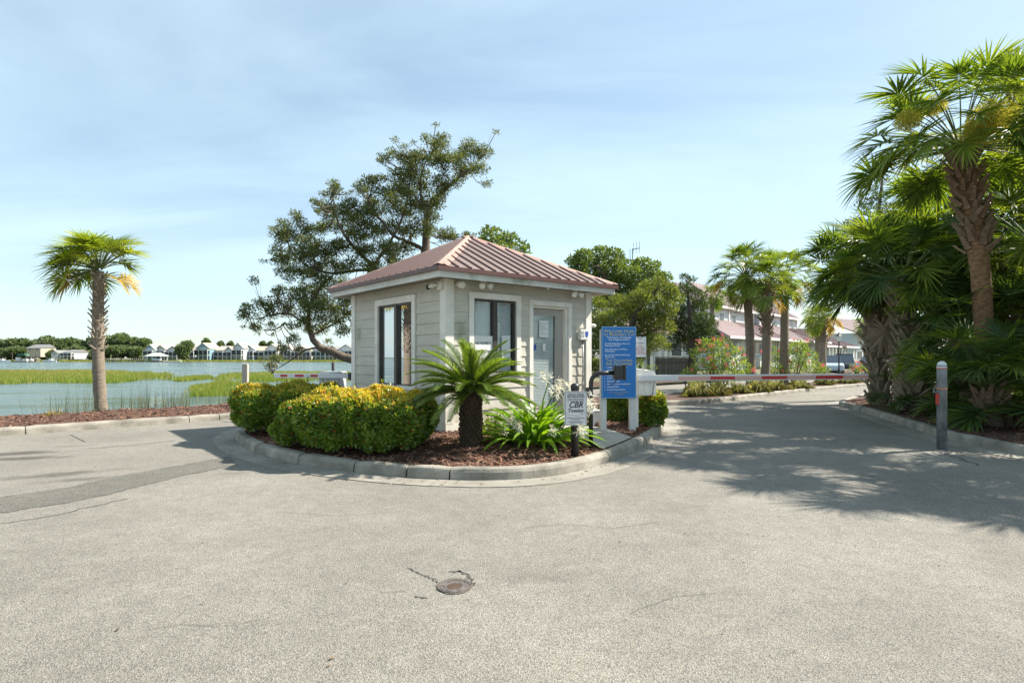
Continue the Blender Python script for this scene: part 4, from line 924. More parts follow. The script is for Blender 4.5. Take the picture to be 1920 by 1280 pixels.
for k, (px, py, d) in enumerate([(1030, 712, 8.2), (1048, 722, 8.05), (1040, 735, 7.9), (1066, 728, 8.2), (955, 795, 7.65), (972, 800, 7.6), (1036, 808, 7.5), (1102, 762, 7.85), (1106, 772, 7.8), (1088, 808, 7.2), (945, 808, 7.75)]):
    p = at(px, py, d) - Vector(e.location); p.z = max(p.z, .12)
    st = MB().tube([(p.x * .3, p.y * .3, 0), (p.x * .6, p.y * .55, p.z * .7), (p.x, p.y, p.z)], [.011, .009, .007], 6).build('flower_stem', M['lily_stem'], e)
    link('flower_head', FV[k % 4], e, p, (RNG.normal(0, .3), RNG.normal(0, .3), RNG.uniform(0, 6)), RNG.uniform(.8, 1.1) * (.75 if k in (6, 9, 10) else 1))
# low fern-like weed against the booth base
def tuft(name, label, loc, n, h, spread, m, cat, group=None, wd=.006, lean=(0, 0)):
    e = empty(name, loc, 0, label, cat, group)
    a = RNG.uniform(0, 2 * np.pi, n); r = np.sqrt(RNG.random(n)) * spread * .5; hh = h * RNG.uniform(.45, 1.1, n); fl = spread * RNG.random(n) ** 1.3 * 1.1; a2 = a + RNG.normal(0, .5, n)
    b = np.stack([r * np.cos(a), r * np.sin(a), np.zeros(n)], 1); o = np.stack([np.cos(a2), np.sin(a2), np.zeros(n)], 1)
    mid = b + o * (fl * .5)[:, None] + np.array([0, 0, 1]) * (hh * np.clip(1.0 - .45 * (fl / spread), .3, 1) * .8)[:, None] + np.array([lean[0], lean[1], 0]) * .5
    tip = b + o * fl[:, None] + np.array([0, 0, 1]) * (hh * np.clip(1.05 - .95 * (fl / spread) ** 1.4, .06, 1) * RNG.uniform(.8, 1.05, n))[:, None] + np.array([lean[0], lean[1], 0])
    s = np.stack([-np.sin(a), np.cos(a), np.zeros(n)], 1) * wd / 2
    V = np.stack([b - s, b + s, mid + s * .8, tip, mid - s * .8], 1).reshape(-1, 3); i = np.arange(n)[:, None] * 5
    link('blades', fast_mesh('blades', V, i + np.array([[0, 1, 2, 3, 4]]), m), e)['kind'] = 'stuff'
    return e
w_ = onz(925, 815, .2); tuft('fern', 'small dull green fern tuft between sago palm and lily clump', (w_.x, w_.y + .1, .2), 160, .42, .3, M['reed'], 'fern')

# ------------------------------------------------------------------ fan palms
M['fan_leaf'] = leafmat('fan_leaf', [(.045, .08, .016), (.075, .12, .024), (.115, .165, .032), (.15, .195, .04)], .38, .42, (1.8, 1.7, .4), spec=.35)
M['fan_dark'] = leafmat('fan_leaf_dark', [(.03, .06, .018), (.05, .088, .025), (.075, .115, .032)], .36, .42, (1.7, 1.7, .45), spec=.35)
M['fan_light'] = leafmat('fan_leaf_light', [(.08, .13, .02), (.14, .19, .03), (.2, .24, .045)], .38, .35, (1.6, 1.5, .4), spec=.3)
M['fan_yellow'] = leafmat('fan_leaf_yellow', [(.13, .19, .022), (.2, .26, .03), (.3, .33, .05)], .42, .35, (1.5, 1.35, .4), spec=.25)
M['fan_gold'] = leafmat('fan_leaf_gold', [(.26, .19, .025), (.33, .22, .03), (.22, .19, .03)], .35, .45, (1.3, 1.1, .45))
M['fan_dead'] = leafmat('fan_leaf_dead', [(.2, .15, .1), (.3, .24, .17), (.14, .1, .07)], .2, .8, (1, .9, .8))
M['petiole'] = mat('petiole', (.13, .17, .05), .5)
M['palm_trunk'] = mat('palm_trunk', (.30, .245, .185), .95, c2=(.14, .11, .085), scale=6, bump=.9, bscale=18, stretch=(1, 1, 7))
M['palm_fibre'] = mat('palm_fibre', (.34, .21, .115), .95, c2=(.10, .055, .03), scale=11, bump=1, bscale=24, stretch=(1, 1, 2.2))
M['boot'] = mat('leaf_base', (.44, .37, .27), .9, c2=(.2, .16, .12), scale=10, bump=.5, bscale=30)
M['boot_brown'] = mat('leaf_base_brown', (.33, .23, .15), .9, c2=(.12, .085, .06), scale=10, bump=.5, bscale=30)
M['palm_flower'] = leafmat('palm_inflorescence', [(.38, .36, .06), (.48, .44, .09), (.3, .32, .06)], .4, .7, (1.2, 1.1, .6))
def fan(el, pet, fan_l, seed, nb=34, droop=.55):
    """one costapalmate leaf: petiole rising at el, blades spread about the arching costa, tips drooping"""
    r = np.random.default_rng(seed); m = MB(); n = 8; p = np.zeros(3); e_ = el; pts = [p.copy()]
    for k in range(n):
        p = p + np.array([math.cos(e_), 0, math.sin(e_)]) * pet / n; e_ -= .35 / n * (1 if el > 0 else .5); pts.append(p.copy())
    m.tube([tuple(q) for q in pts], list(np.linspace(.016, .009, n + 1)), 5)
    nm = len(m.f); cost = []; q = p.copy(); ec = e_
    for k in range(9):
        cost.append((q.copy(), ec)); q = q + np.array([math.cos(ec), 0, math.sin(ec)]) * fan_l * .36 / 8; ec -= .75 / 8
    V = list(m.v); Fq = list(m.f); mi = [0] * nm
    for b in range(nb):
        u = -1 + 2 * (b + .5) / nb; ci = int((1 - abs(u)) * 8); c, ea = cost[ci]
        d = np.array([math.cos(ea), 0, math.sin(ea)]); up = np.array([-d[2], 0, d[0]]); side = np.array([0, 1, 0])
        th = u * 2.3; L_ = fan_l * (.78 + .22 * math.cos(th * .6)) * r.uniform(.88, 1.08)
        a = d * math.cos(th) + side * math.sin(th) + up * (.28 * abs(math.sin(th)) + r.normal(0, .07)); a /= np.linalg.norm(a)
        wv = np.cross(a, up); wv /= max(1e-6, np.linalg.norm(wv)); w = fan_l * .036
        row = []; pos = c.copy(); dirv_ = a.copy(); st = 4; nn = np.cross(wv, a)
        ww = [.35, 1.0, .8, .45, .0]
        for k in range(st + 1):
            off = wv * w * ww[k]
            row.append((pos - off + nn * w * ww[k] * .45, pos, pos + off + nn * w * ww[k] * .45)); dirv_ = dirv_ + np.array([0, 0, -1]) * droop * (.12 + .5 * k / st) / st * 2.2; dirv_ /= np.linalg.norm(dirv_); pos = pos + dirv_ * L_ / st
        k0 = len(V)
        for tr_ in row: V += [tuple(x) for x in tr_]
        for k in range(st):
            for j in (0, 1): Fq.append((k0 + k * 3 + j, k0 + k * 3 + j + 1, k0 + k * 3 + j + 4, k0 + k * 3 + j + 3)); mi.append(1)
    return V, Fq, mi
FAN_EL = (82, 66, 50, 34, 18, 2, -16, -38)
FANS = {}
def fans(kind, pet, fl):
    key = (kind, pet, fl)
    if key not in FANS:
        out = []
        for i, el in enumerate(FAN_EL):
            row = []
            for k in range(2):
                V, Fq, mi = fan(R(el), pet, fl, 7 + i * 11 + k, droop=.2 + .05 * i)
                me = bpy.data.meshes.new('frond'); me.from_pydata(V, [], Fq); me.materials.append(M['petiole']); me.materials.append(M[kind]); me.polygons.foreach_set('material_index', mi); me.update(); row.append(me)
            out.append(row)
        FANS[key] = out
    return FANS[key]
def boot_mesh(m):
    q = MB(); L_ = .30
    q.v = [(-.055, 0, 0), (.055, 0, 0), (.055, -.035, .01), (-.055, -.035, .01), (-.028, -.075, L_), (.028, -.075, L_), (.026, -.105, L_ * .97), (-.026, -.105, L_ * .97)]
    q.f = [(0, 1, 2, 3), (4, 7, 6, 5), (0, 4, 5, 1), (1, 5, 6, 2), (2, 6, 7, 3), (3, 7, 4, 0)]; q.m = [0] * 6
    return q.mesh('leaf_base', m)
BOOT = {'boot': boot_mesh(M['boot']), 'boot_brown': boot_mesh(M['boot_brown'])}
def palm(name, label, base, top, r0, r1, n, pet, fl, kinds, boots=None, group=None, azf=None, elf=None, bend=(0, 0), cat='palm tree', trunkmat='palm_trunk', flowers=0, skirt=0, scale_boot=1.0, seed=0):
    base = Vector(base); top = Vector(top); e = empty(name, base, 0, label, cat, group); H_ = top - base; rg = np.random.default_rng(seed + 500)
    def ax(t): return H_ * t + Vector((bend[0], bend[1], 0)) * math.sin(math.pi * t)
    m = MB(); N_ = 16
    m.tube([ax(k / N_) for k in range(N_ + 1)], [r0 + (r1 - r0) * (k / N_) ** .8 + (.035 if k == 0 else 0) + .006 * math.sin(k * 2.7) for k in range(N_ + 1)], 14)
    tr = m.build('trunk', M[trunkmat], e, smooth=True)
    if boots:
        t0, t1, nb, kind = boots
        for k in range(nb):
            t = t0 + (t1 - t0) * (k + .5) / nb; a = k * 2.39996 + rg.normal(0, .1); rr = r0 + (r1 - r0) * t - .012; c = ax(t); f = scale_boot * rg.uniform(.8, 1.15)
            link('leaf_base', BOOT[kind], tr, (c.x + rr * math.cos(a), c.y + rr * math.sin(a), c.z - .05), (R(rg.normal(16, 8)), R(rg.normal(0, 14)), a + R(90)), (f * .9, f * 1.1, f * .85))
    for k in range(n):
        t = (k + .5) / n; a = k * 2.39996 + rg.normal(0, .18); i = min(7, max(0, int(t ** .85 * 8 + rg.normal(0, .4))))
        if azf: a = azf(a, k, rg)
        if elf: i = elf(i, a, k)
        kd = kinds(k, a, i, rg) if callable(kinds) else kinds
        c = ax(1.0); o = .05
        link('frond', fans(kd, pet, fl)[i][k % 2], e, (c.x + o * math.cos(a), c.y + o * math.sin(a), c.z - .02 + .12 * (1 - i / 7)), (rg.normal(0, .22), rg.normal(0, .08), a), rg.uniform(.82, 1.1))
    for k in range(skirt):
        a = rg.uniform(0, 6.28); c = ax(.97)
        link('dead_frond', fans('fan_dead', pet, fl)[7][k % 2], e, (c.x, c.y, c.z - .1), (rg.normal(0, .2), R(28), a), .8)
    for k in range(flowers):
        a = rg.uniform(0, 6.28) if not isinstance(flowers, (list, tuple)) else flowers[k]
        n_ = 900; t_ = rg.random(n_); d = np.array([math.cos(a), math.sin(a), .35]); P = np.array(ax(1.0)) + d * (t_ * pet * 1.5)[:, None] + rg.normal(0, 1, (n_, 3)) * (.05 + .13 * t_)[:, None]; P[:, 2] -= .3 * t_ ** 2
        link('flower_spray', leaf_mesh('flower_spray', P, rg.normal(0, 1, (n_, 3)), .07, .014, M['palm_flower']), e)
    return e
# lone palm at the water: wind-swept to the left, one golden frond hanging right
lp = onz(190, 776, .1)
def az_left(a, k, rg): return (math.pi + rg.normal(0, .85)) if k % 5 < 3 else a
palm('cabbage_palm', 'lone wind swept palm on the waterside mulch at left', (lp.x, lp.y, .06), (lp.x - .05, lp.y, 3.32), .135, .105, 54, .58, .5,
     lambda k, a, i, rg: 'fan_gold' if (i > 3 and rg.random() < .22) else ('fan_yellow' if rg.random() < .75 else 'fan_light'), (.46, .99, 92, 'boot'), azf=az_left, elf=lambda i, a, k: min(int(i * .75), 5) if math.cos(a) < -.3 else min(int(i * .55), 4), bend=(-.05, 0), scale_boot=.52, seed=1)
_lpo = [o for o in bpy.data.objects if o.name == 'cabbage_palm'][0]
for k in range(3): link('golden_frond', fans('fan_gold', .58, .5)[6][k % 2], _lpo, (-.05, 0, 3.2), (RNG.normal(0, .3), R(-6), R(-8 + 16 * k)), .85)
# three palms in the median
for (px, d, zt, n, lab, sd, br) in ((1408, 23.6, 4.55, 46, 'tallest of three median palms, grey trunk nearest the pink oleander', 2, .06), (1432, 22.9, 3.95, 34, 'middle of three median palms with shaggy leaf bases halfway up its trunk', 3, .1), (1470, 25.4, 4.75, 42, 'rightmost of three median palms with golden lower fronds', 4, .0)):
    x = (px - CX) / FPX * d
    palm('cabbage_palm', lab, (x, d, .08), (x + (.05 if sd != 2 else -.22), d, zt), .2 if sd != 3 else .18, .15, n, .92, .58, (lambda k, a, i, rg: 'fan_gold' if (sd == 4 and i > 4 and rg.random() < .6) or (sd != 4 and i > 5 and rg.random() < .3) else ('fan_light' if rg.random() < .45 else 'fan_leaf')),
         (.82, 1.0, 34, 'boot_brown') if sd != 3 else (.55, 1.0, 60, 'boot_brown'), 'palms in the median', elf=lambda i, a, k: min(i, 6 if k % 4 else 7), bend=(br, 0), scale_boot=.9, trunkmat='palm_trunk', seed=sd)
for (px, d, zt, lab, sd, sc_) in ((1543, 37.5, 3.75, 'short palm behind the second oleander, thicker trunk of the pair', 5, 1), (1533, 40, 3.8, 'short palm behind the second oleander, thinner trunk of the pair', 6, 1), (1336, 47, 6.1, 'palm crown rising behind the dark cedar at the left end of condominiums', 7, 1), (1623, 58, 4.2, 'hazy palm before the farther grey building', 8, 1)):
    x = (px - CX) / FPX * d
    palm('cabbage_palm', lab, (x, d, -.05), (x, d, zt), .21 if sd != 6 else .15, .17, 34, .72, .6, (lambda k, a, i, rg: 'fan_gold' if (sd in (5, 6) and math.cos(a) > .3 and i > 3) else ('fan_light' if sd in (5, 6) else 'fan_leaf')), (.6, 1, 40, 'boot_brown') if sd == 5 else None, 'palms by the condominiums', seed=sd)
# the thicket on the right
def kd_dark(k, a, i, rg): return 'fan_dark' if rg.random() < .45 else ('fan_leaf' if rg.random() < .7 else 'fan_light')
palm('cabbage_palm', 'tallest palm on the right with crosshatched leaf bases under yellow flower sprays', (8.75, 11.0, .1), (8.15, 10.7, 5.15), .15, .16, 60, 1.2, .66, lambda k, a, i, rg: 'fan_leaf' if rg.random() < .6 else 'fan_light', (.64, .99, 105, 'boot_brown'), 'palms of the right thicket', elf=lambda i, a, k: min(i, 5), bend=(.2, 0), trunkmat='palm_fibre', flowers=4, scale_boot=1.05, seed=11)
palm('cabbage_palm', 'leaning palm right of kerb covered in pale leaf bases from the ground', (9.35, 13.7, .08), (8.75, 13.2, 3.05), .26, .2, 56, 1.15, .68, kd_dark, (.0, 1.0, 150, 'boot'), 'palms of the right thicket', elf=lambda i, a, k: min(i, 5), scale_boot=1.15, seed=12, skirt=2)
palm('cabbage_palm', 'slimmer palm at the tip of the right bed covered in leaf bases', (9.55, 15.2, .08), (9.1, 15.0, 3.35), .22, .18, 52, 1.1, .66, kd_dark, (.0, 1.0, 120, 'boot'), 'palms of the right thicket', elf=lambda i, a, k: min(i, 5), scale_boot=1.1, seed=13)
palm('cabbage_palm', 'palm at the right picture edge behind the palmetto fans with dead skirt', (10.3, 11.6, .08), (10.2, 11.4, 3.4), .2, .18, 52, 1.1, .66, kd_dark, (.3, 1.0, 60, 'boot_brown'), 'palms of the right thicket', seed=14, skirt=8)
palm('cabbage_palm', 'palm just outside the right edge whose shadow crosses the road', (9.3, 8.3, .08), (9.2, 8.3, 4.5), .2, .18, 52, 1.15, .68, kd_dark, (.5, 1.0, 50, 'boot_brown'), 'palms of the right thicket', seed=15)
palm('cabbage_palm', 'second palm outside the right edge, nearer the camera, shading the asphalt', (11.0, 7.7, .08), (10.9, 7.8, 5.0), .2, .18, 52, 1.15, .68, kd_dark, (.5, 1.0, 50, 'boot_brown'), 'palms of the right thicket', seed=16)
palm('cabbage_palm', 'palm deep in the right thicket behind the tallest one', (11.0, 14.2, .08), (10.6, 14.2, 4.6), .2, .18, 52, 1.15, .68, kd_dark, None, 'palms of the right thicket', seed=17)
palm('cabbage_palm', 'palm at the back tip of the thicket reaching left over the road', (11.6, 17.6, .08), (11.0, 17.4, 4.1), .2, .18, 50, 1.15, .68, kd_dark, (.4, 1.0, 50, 'boot_brown'), 'palms of the right thicket', seed=18)
for (x, y, zt, sd, lab) in ((8.35, 10.35, .8, 37, 'stemless young palm with fans against the tallest palm trunk'), (8.95, 11.7, 1.75, 31, 'waist high palm in front of the tallest right palm trunk'), (9.9, 10.3, 1.9, 32, 'young palm at the right picture edge above the mulch'), (10.0, 12.6, 2.3, 33, 'young palm behind and right of the tallest palm'), (10.4, 12.9, 2.9, 34, 'young palm filling the middle of the right thicket'), (9.9, 14.9, 3.3, 35, 'young palm behind the leaning palm')):
    palm('cabbage_palm', lab, (x + .15, y, .08), (x, y, zt), .14, .12, 34, .85, .58, kd_dark, (.5, 1.0, 24, 'boot_brown'), 'palms of the right thicket', elf=lambda i, a, k: min(i, 3) if sd == 37 else min(i, 6), seed=sd)
for (px, py, d, n, pet, fl, lab, sd) in ((1890, 765, 10.4, 20, .55, .75, 'big dwarf palmetto with stiff fans by the mulch at right edge', 21), (1800, 765, 12.0, 14, .4, .55, 'palmetto fans directly behind the bollard', 22), (1748, 765, 13.2, 12, .45, .55, 'palmetto between the bollard and the leaning palm', 23), (1905, 730, 11.8, 14, .7, .8, 'upright palmetto at the back of the right bed', 24), (1700, 758, 14.4, 8, .5, .5, 'low palmetto frond cluster at foot of the leaning palm', 25)):
    p = at(px, py, d); palm('dwarf_palmetto', lab, (p.x, p.y, .08), (p.x, p.y, .35), .13, .1, n, pet, fl, lambda k, a, i, rg: 'fan_leaf' if rg.random() < .35 else 'fan_dark', (.0, 1.0, 14, 'boot_brown'), 'palmettos of the right bed', cat='palmetto', elf=lambda i, a, k: min(i, 4), seed=sd)

# ------------------------------------------------------------------ trees with traced limbs and leaf clumps
def tree(name, label, base, limbs, clumps, leafm, dens, ln, wd, bark='bark', group=None, cat='tree', up=.35, tw=True, shell=.5, twr=.018):
    base = Vector(base); e = empty(name, base, 0, label, cat, group)
    lb = [([Vector(p) - base for p in pts], r0, r1) for pts, r0, r1 in limbs]
    ends = []
    for pts, r0, r1 in lb:
        for i in range(len(pts) - 1):
            for k in range(4): ends.append(pts[i].lerp(pts[i + 1], k / 4))
        ends.append(pts[-1])
    P = []; D = []
    for (c, r) in clumps:
        c = Vector(c) - base; r3 = (r, r, r * .72) if not hasattr(r, '__len__') else r
        n = int(dens * r3[0] * r3[1] * r3[2] ** .5)
        p, d = clump_points(c, r3, max(30, n), shell); P.append(p); D.append(d)
        if tw and ends:
            q = min(ends, key=lambda t: (t - c).length); mid = (q + c) / 2 + Vector((0, 0, -.12 * (q - c).length))
            lb.append(([q, mid, c, c + Vector(RNG.normal(0, .5, 3)) * r3[0] * .8], twr * (1 + r3[0]), twr * .3))
            for k in range(2): lb.append(([mid, c + Vector(RNG.normal(0, .45, 3)) * r3[0]], twr * .6, twr * .2))
    link('trunk', limb_mesh(lb, M[bark]), e)
    P = np.concatenate(P); D = np.concatenate(D); n = len(P)
    ax = unit(D * .7 + RNG.normal(0, .55, (n, 3)) + np.array([0, 0, up]))
    link('crown', leaf_mesh('crown', P, ax, RNG.uniform(.7, 1.3, n) * ln, RNG.uniform(.7, 1.3, n) * wd, M[leafm]), e)
    return e
def pxl(lst, d0): return [at(p[0], p[1], d0 + (p[2] if len(p) > 2 else 0)) for p in lst]
# the old cedar behind the booth
DC = 19.2
cl = [(600, 620, 18), (570, 600, 18), (620, 580, 22), (650, 550, 22), (610, 530, 22), (640, 530, 22), (585, 555, 18), (545, 545, 16), (520, 545, 12), (505, 575, 14), (575, 455, 22), (655, 380, 16), (680, 360, 16), (905, 285, 20), (880, 275, 22), (855, 300, 26), (900, 315, 20), (870, 320, 24), (820, 270, 18), (800, 262, 14), (825, 300, 26), (795, 300, 22), (770, 320, 28), (735, 290, 16), (722, 300, 14), (715, 335, 12), (745, 330, 22), (750, 355, 28), (790, 350, 28), (830, 345, 24), (815, 380, 24), (775, 385, 30), (740, 385, 26), (700, 380, 22), (690, 400, 22), (625, 345, 13), (622, 365, 16), (605, 385, 16), (620, 395, 22), (645, 400, 24), (665, 410, 22), (590, 380, 10), (635, 425, 24), (670, 435, 24), (700, 430, 26), (735, 425, 26), (770, 430, 24), (800, 430, 22), (830, 440, 18), (845, 445, 16), (810, 460, 22), (530, 420, 16), (522, 440, 18), (545, 445, 22), (575, 435, 22), (600, 430, 20), (520, 470, 18), (535, 485, 24), (565, 475, 26), (600, 470, 26), (640, 465, 24), (680, 470, 26), (720, 465, 26), (760, 465, 24), (530, 510, 18), (560, 510, 24), (595, 505, 24), (630, 500, 22), (660, 495, 22), (700, 500, 24), (740, 490, 22), (575, 540, 18), (600, 540, 20), (560, 560, 20), (525, 570, 16), (490, 570, 18), (465, 580, 16), (455, 590, 12), (505, 590, 16), (540, 585, 20), (580, 575, 22), (610, 565, 22), (640, 560, 20), (600, 600, 20), (630, 600, 22), (655, 590, 16), (645, 620, 16), (480, 612, 14), (510, 612, 12), (550, 610, 14), (545, 640, 12), (530, 655, 14), (520, 672, 14), (508, 688, 12), (560, 655, 10), (875, 442, 12), (690, 340, 18), (715, 360, 18), (760, 300, 16)]
clumps = [(at(x, y, DC + RNG.uniform(-1.1, 1.1)), r / FPX * DC * .93) for x, y, r in cl if not (y < 470 and y > 455 and x > 790)]
clumps += [(c + Vector(RNG.normal(0, .85, 3)) * r, r * RNG.uniform(.35, .7)) for c, r in clumps for _ in range(3)]
limbs = [(pxl([(808, 720), (770, 700), (720, 690), (661, 676), (630, 662), (600, 652), (584, 630), (578, 605), (582, 575), (600, 540), (625, 515)], DC), 0.196, 0.032),
         (pxl([(808, 720), (800, 620), (796, 520), (797, 465), (801, 405), (815, 375), (830, 360), (858, 335), (885, 312)], DC), 0.204, 0.021),
         (pxl([(797, 470), (770, 455), (740, 443), (720, 420), (700, 395), (690, 372)], DC), 0.072, 0.021), (pxl([(800, 600), (740, 540), (700, 500), (665, 465), (640, 430), (628, 395), (622, 350)], DC), 0.094, 0.014),
         (pxl([(700, 500), (720, 470), (745, 430), (760, 390), (768, 345), (775, 310)], DC), 0.058, 0.014), (pxl([(700, 505), (660, 508), (620, 512), (580, 500), (550, 475), (535, 445)], DC), 0.058, 0.013),
         (pxl([(582, 610), (560, 598), (540, 588), (510, 590), (480, 598), (455, 590)], DC), 0.043, 0.010), (pxl([(600, 652), (575, 655), (555, 668), (535, 682), (512, 696)], DC), 0.040, 0.008), (pxl([(535, 605), (515, 618), (495, 618)], DC), 0.029, 0.008),
         (pxl([(801, 410), (790, 370), (790, 330), (805, 285)], DC), 0.043, 0.010), (pxl([(584, 630), (620, 610), (650, 590)], DC), 0.032, 0.010)]
tree('cedar_tree', 'gnarled old cedar leaning left behind the booth over the water', (at(808, 720, DC).x, DC, -.1), [([Vector((at(808, 720, DC).x, DC, -.1)), at(808, 720, DC)], .3, .26)] + limbs, clumps, 'cedar_leaf', 8600, .09, .028, 'bark', up=.5, shell=.15, twr=.011)
cl = [(900, 520, 36), (945, 510, 40), (990, 520, 34), (930, 560, 40), (975, 560, 36), (920, 440, 20), (935, 455, 18), (955, 450, 18), (975, 465, 16), (985, 470, 10), (905, 455, 14), (945, 470, 20), (920, 470, 18)]
tree('oak_tree', 'leafy crown showing above the right slope of booth roof', (at(945, 700, 30).x, 30, -.1), [(pxl([(945, 700), (943, 560), (940, 470)], 30), .3, .08)], [(at(x, y, 30 + RNG.uniform(-1, 1)), r / FPX * 30) for x, y, r in cl], 'oak_leaf', 1500, .2, .1, up=.4)
# live oak and junipers right of the booth
def cover(lst, d, jit=1.5): return [(at(x, y, d + RNG.uniform(-jit, jit)), r / FPX * d) for x, y, r in lst]
cl = [(1075, 490, 14), (1095, 480, 18), (1125, 475, 18), (1150, 480, 18), (1162, 490, 12), (1085, 505, 20), (1115, 500, 26), (1150, 505, 24), (1180, 500, 16), (1205, 495, 18), (1225, 500, 14), (1190, 520, 26), (1225, 520, 20), (1245, 520, 14), (1160, 530, 26), (1125, 530, 26), (1095, 530, 22), (1210, 545, 26), (1250, 545, 18), (1275, 555, 12), (1180, 560, 28), (1140, 560, 28)]
tree('live_oak', 'broad live oak standing farthest back behind the blue sign', (at(1170, 700, 46).x, 46, -.1), [(pxl([(1170, 705), (1168, 620), (1150, 540), (1120, 500)], 46), .6, .12), (pxl([(1168, 620), (1200, 550), (1220, 510)], 46), .35, .1)], cover(cl, 46), 'oak_leaf', 1000, .26, .13, up=.4)
cl = [(1115, 570, 22), (1120, 600, 24), (1130, 630, 26), (1115, 655, 22), (1150, 600, 26), (1160, 570, 24), (1170, 630, 26), (1150, 655, 24), (1190, 590, 26), (1200, 560, 22), (1215, 540, 18), (1235, 530, 16), (1255, 545, 16), (1230, 565, 24), (1250, 580, 22), (1220, 600, 26), (1200, 625, 24), (1245, 615, 22), (1230, 640, 18), (1260, 555, 14), (1185, 650, 18), (1140, 685, 16), (1110, 690, 14), (1270, 565, 12), (1215, 655, 16), (1245, 648, 12), (1115, 685, 18), (1145, 672, 18), (1195, 672, 14), (1108, 640, 14), (1106, 615, 14), (1180, 668, 16)]
tree('juniper_tree', 'feathery yellow green juniper right behind the blue welcome sign', (at(1165, 705, 31).x, 31, -.1), [(pxl([(1165, 705), (1168, 660), (1180, 620), (1205, 570), (1235, 540)], 31), .28, .06), (pxl([(1168, 660), (1150, 620), (1135, 580)], 31), .18, .05), (pxl([(1180, 645), (1215, 625), (1245, 610)], 31), .14, .04)], cover(cl, 31, 1.2), 'juniper_leaf', 3200, .2, .05, 'bark_dark', up=.7)
cl = [(1283, 520, 9), (1296, 525, 9), (1285, 540, 14), (1300, 550, 14), (1290, 570, 18), (1310, 575, 16), (1270, 585, 16), (1295, 600, 22), (1320, 600, 18), (1275, 615, 20), (1305, 625, 22), (1330, 625, 14), (1285, 640, 18), (1265, 630, 14), (1318, 645, 16), (1340, 640, 12), (1258, 650, 12), (1300, 655, 16), (1330, 655, 10), (1258, 600, 14), (1315, 560, 10), (1335, 610, 12)]
tree('juniper_tree', 'dark green juniper with pointed tips left of the condominiums', (at(1298, 700, 34).x, 34, -.1), [(pxl([(1298, 700), (1297, 640), (1292, 580), (1288, 525)], 34), .25, .04), (pxl([(1297, 640), (1315, 610), (1325, 595)], 34), .12, .03)], cover(cl, 34, 1.2), 'juniper_dark', 3000, .2, .05, 'bark_dark', up=.8)
# hardwoods behind the right thicket
cl = [(1905, 130, 20), (1885, 150, 20), (1915, 180, 26), (1905, 220, 26), (1890, 260, 26), (1915, 300, 30), (1900, 340, 30), (1870, 330, 24), (1880, 380, 30), (1915, 400, 30), (1950, 160, 34), (1960, 250, 44), (1970, 350, 50), (1900, 450, 34), (1870, 430, 28), (1915, 520, 36), (1880, 500, 30), (1950, 470, 50), (1760, 330, 22), (1740, 350, 24), (1715, 360, 20), (1780, 350, 22), (1760, 380, 26), (1730, 390, 26), (1700, 385, 16)]
tree('hardwood_tree', 'sunlit yellow green hardwood filling the top right corner behind palms', (at(1930, 700, 14.2).x, 14.2, 0), [(pxl([(1930, 770), (1925, 600), (1915, 400), (1900, 200)], 14.2), .24, .06), (pxl([(1925, 600), (1830, 450), (1760, 360)], 14.2), .14, .04), (pxl([(1920, 450), (1955, 350), (1965, 250)], 14.2), .12, .04)], cover(cl + [(1870, 240, 30), (1890, 300, 30), (1850, 360, 28), (1700, 440, 24), (1690, 410, 18), (1800, 300, 22), (1840, 250, 24), (1860, 200, 24), (1850, 290, 26), (1830, 340, 24), (1880, 120, 16), (1820, 400, 26), (1905, 100, 12)], 14.2, .8), 'hard_leaf', 3000, .13, .07, up=.3)
cl = [(1662, 320, 9), (1655, 340, 12), (1640, 360, 14), (1620, 372, 12), (1612, 385, 10), (1650, 375, 16), (1630, 395, 18), (1600, 420, 16), (1620, 425, 20), (1585, 450, 14), (1600, 460, 20), (1575, 480, 14), (1590, 500, 18), (1570, 520, 14), (1600, 530, 20), (1640, 440, 22), (1670, 400, 20), (1580, 555, 16), (1610, 570, 16)]
tree('cedar_tree', 'dark pointed cedar poking up behind the right palms', (at(1640, 700, 19).x, 19, 0), [(pxl([(1640, 745), (1640, 600), (1640, 480), (1655, 330)], 19), .2, .03), (pxl([(1640, 560), (1605, 500), (1590, 460)], 19), .1, .03)], cover(cl, 19, .9), 'juniper_dark', 3600, .15, .04, 'bark_dark', up=.7)
cl = [(1700, 470, 34), (1740, 440, 36), (1790, 430, 36), (1690, 520, 30), (1740, 500, 40), (1790, 500, 40), (1840, 470, 36), (1880, 560, 40), (1830, 560, 40), (1770, 570, 42), (1740, 620, 40), (1790, 640, 42), (1850, 640, 44), (1910, 620, 40), (1760, 690, 40), (1810, 700, 42), (1870, 700, 42), (1920, 700, 40), (1950, 580, 46), (1960, 680, 46), (1780, 750, 30), (1840, 750, 30), (1900, 750, 30), (1730, 730, 26), (1990, 640, 60), (2000, 480, 60), (1715, 560, 26)]
tree('understorey_tree', 'dense dark leafy understorey filling the thicket between palm trunks', (at(1840, 740, 15.6).x, 15.6, 0), [(pxl([(1840, 760), (1838, 650), (1800, 520), (1760, 450)], 15.6), .2, .05), (pxl([(1838, 650), (1880, 580), (1930, 540)], 15.6), .14, .04)], cover(cl, 15.6, .9), 'shade_leaf', 2200, .15, .085, 'bark_dark', up=.25)

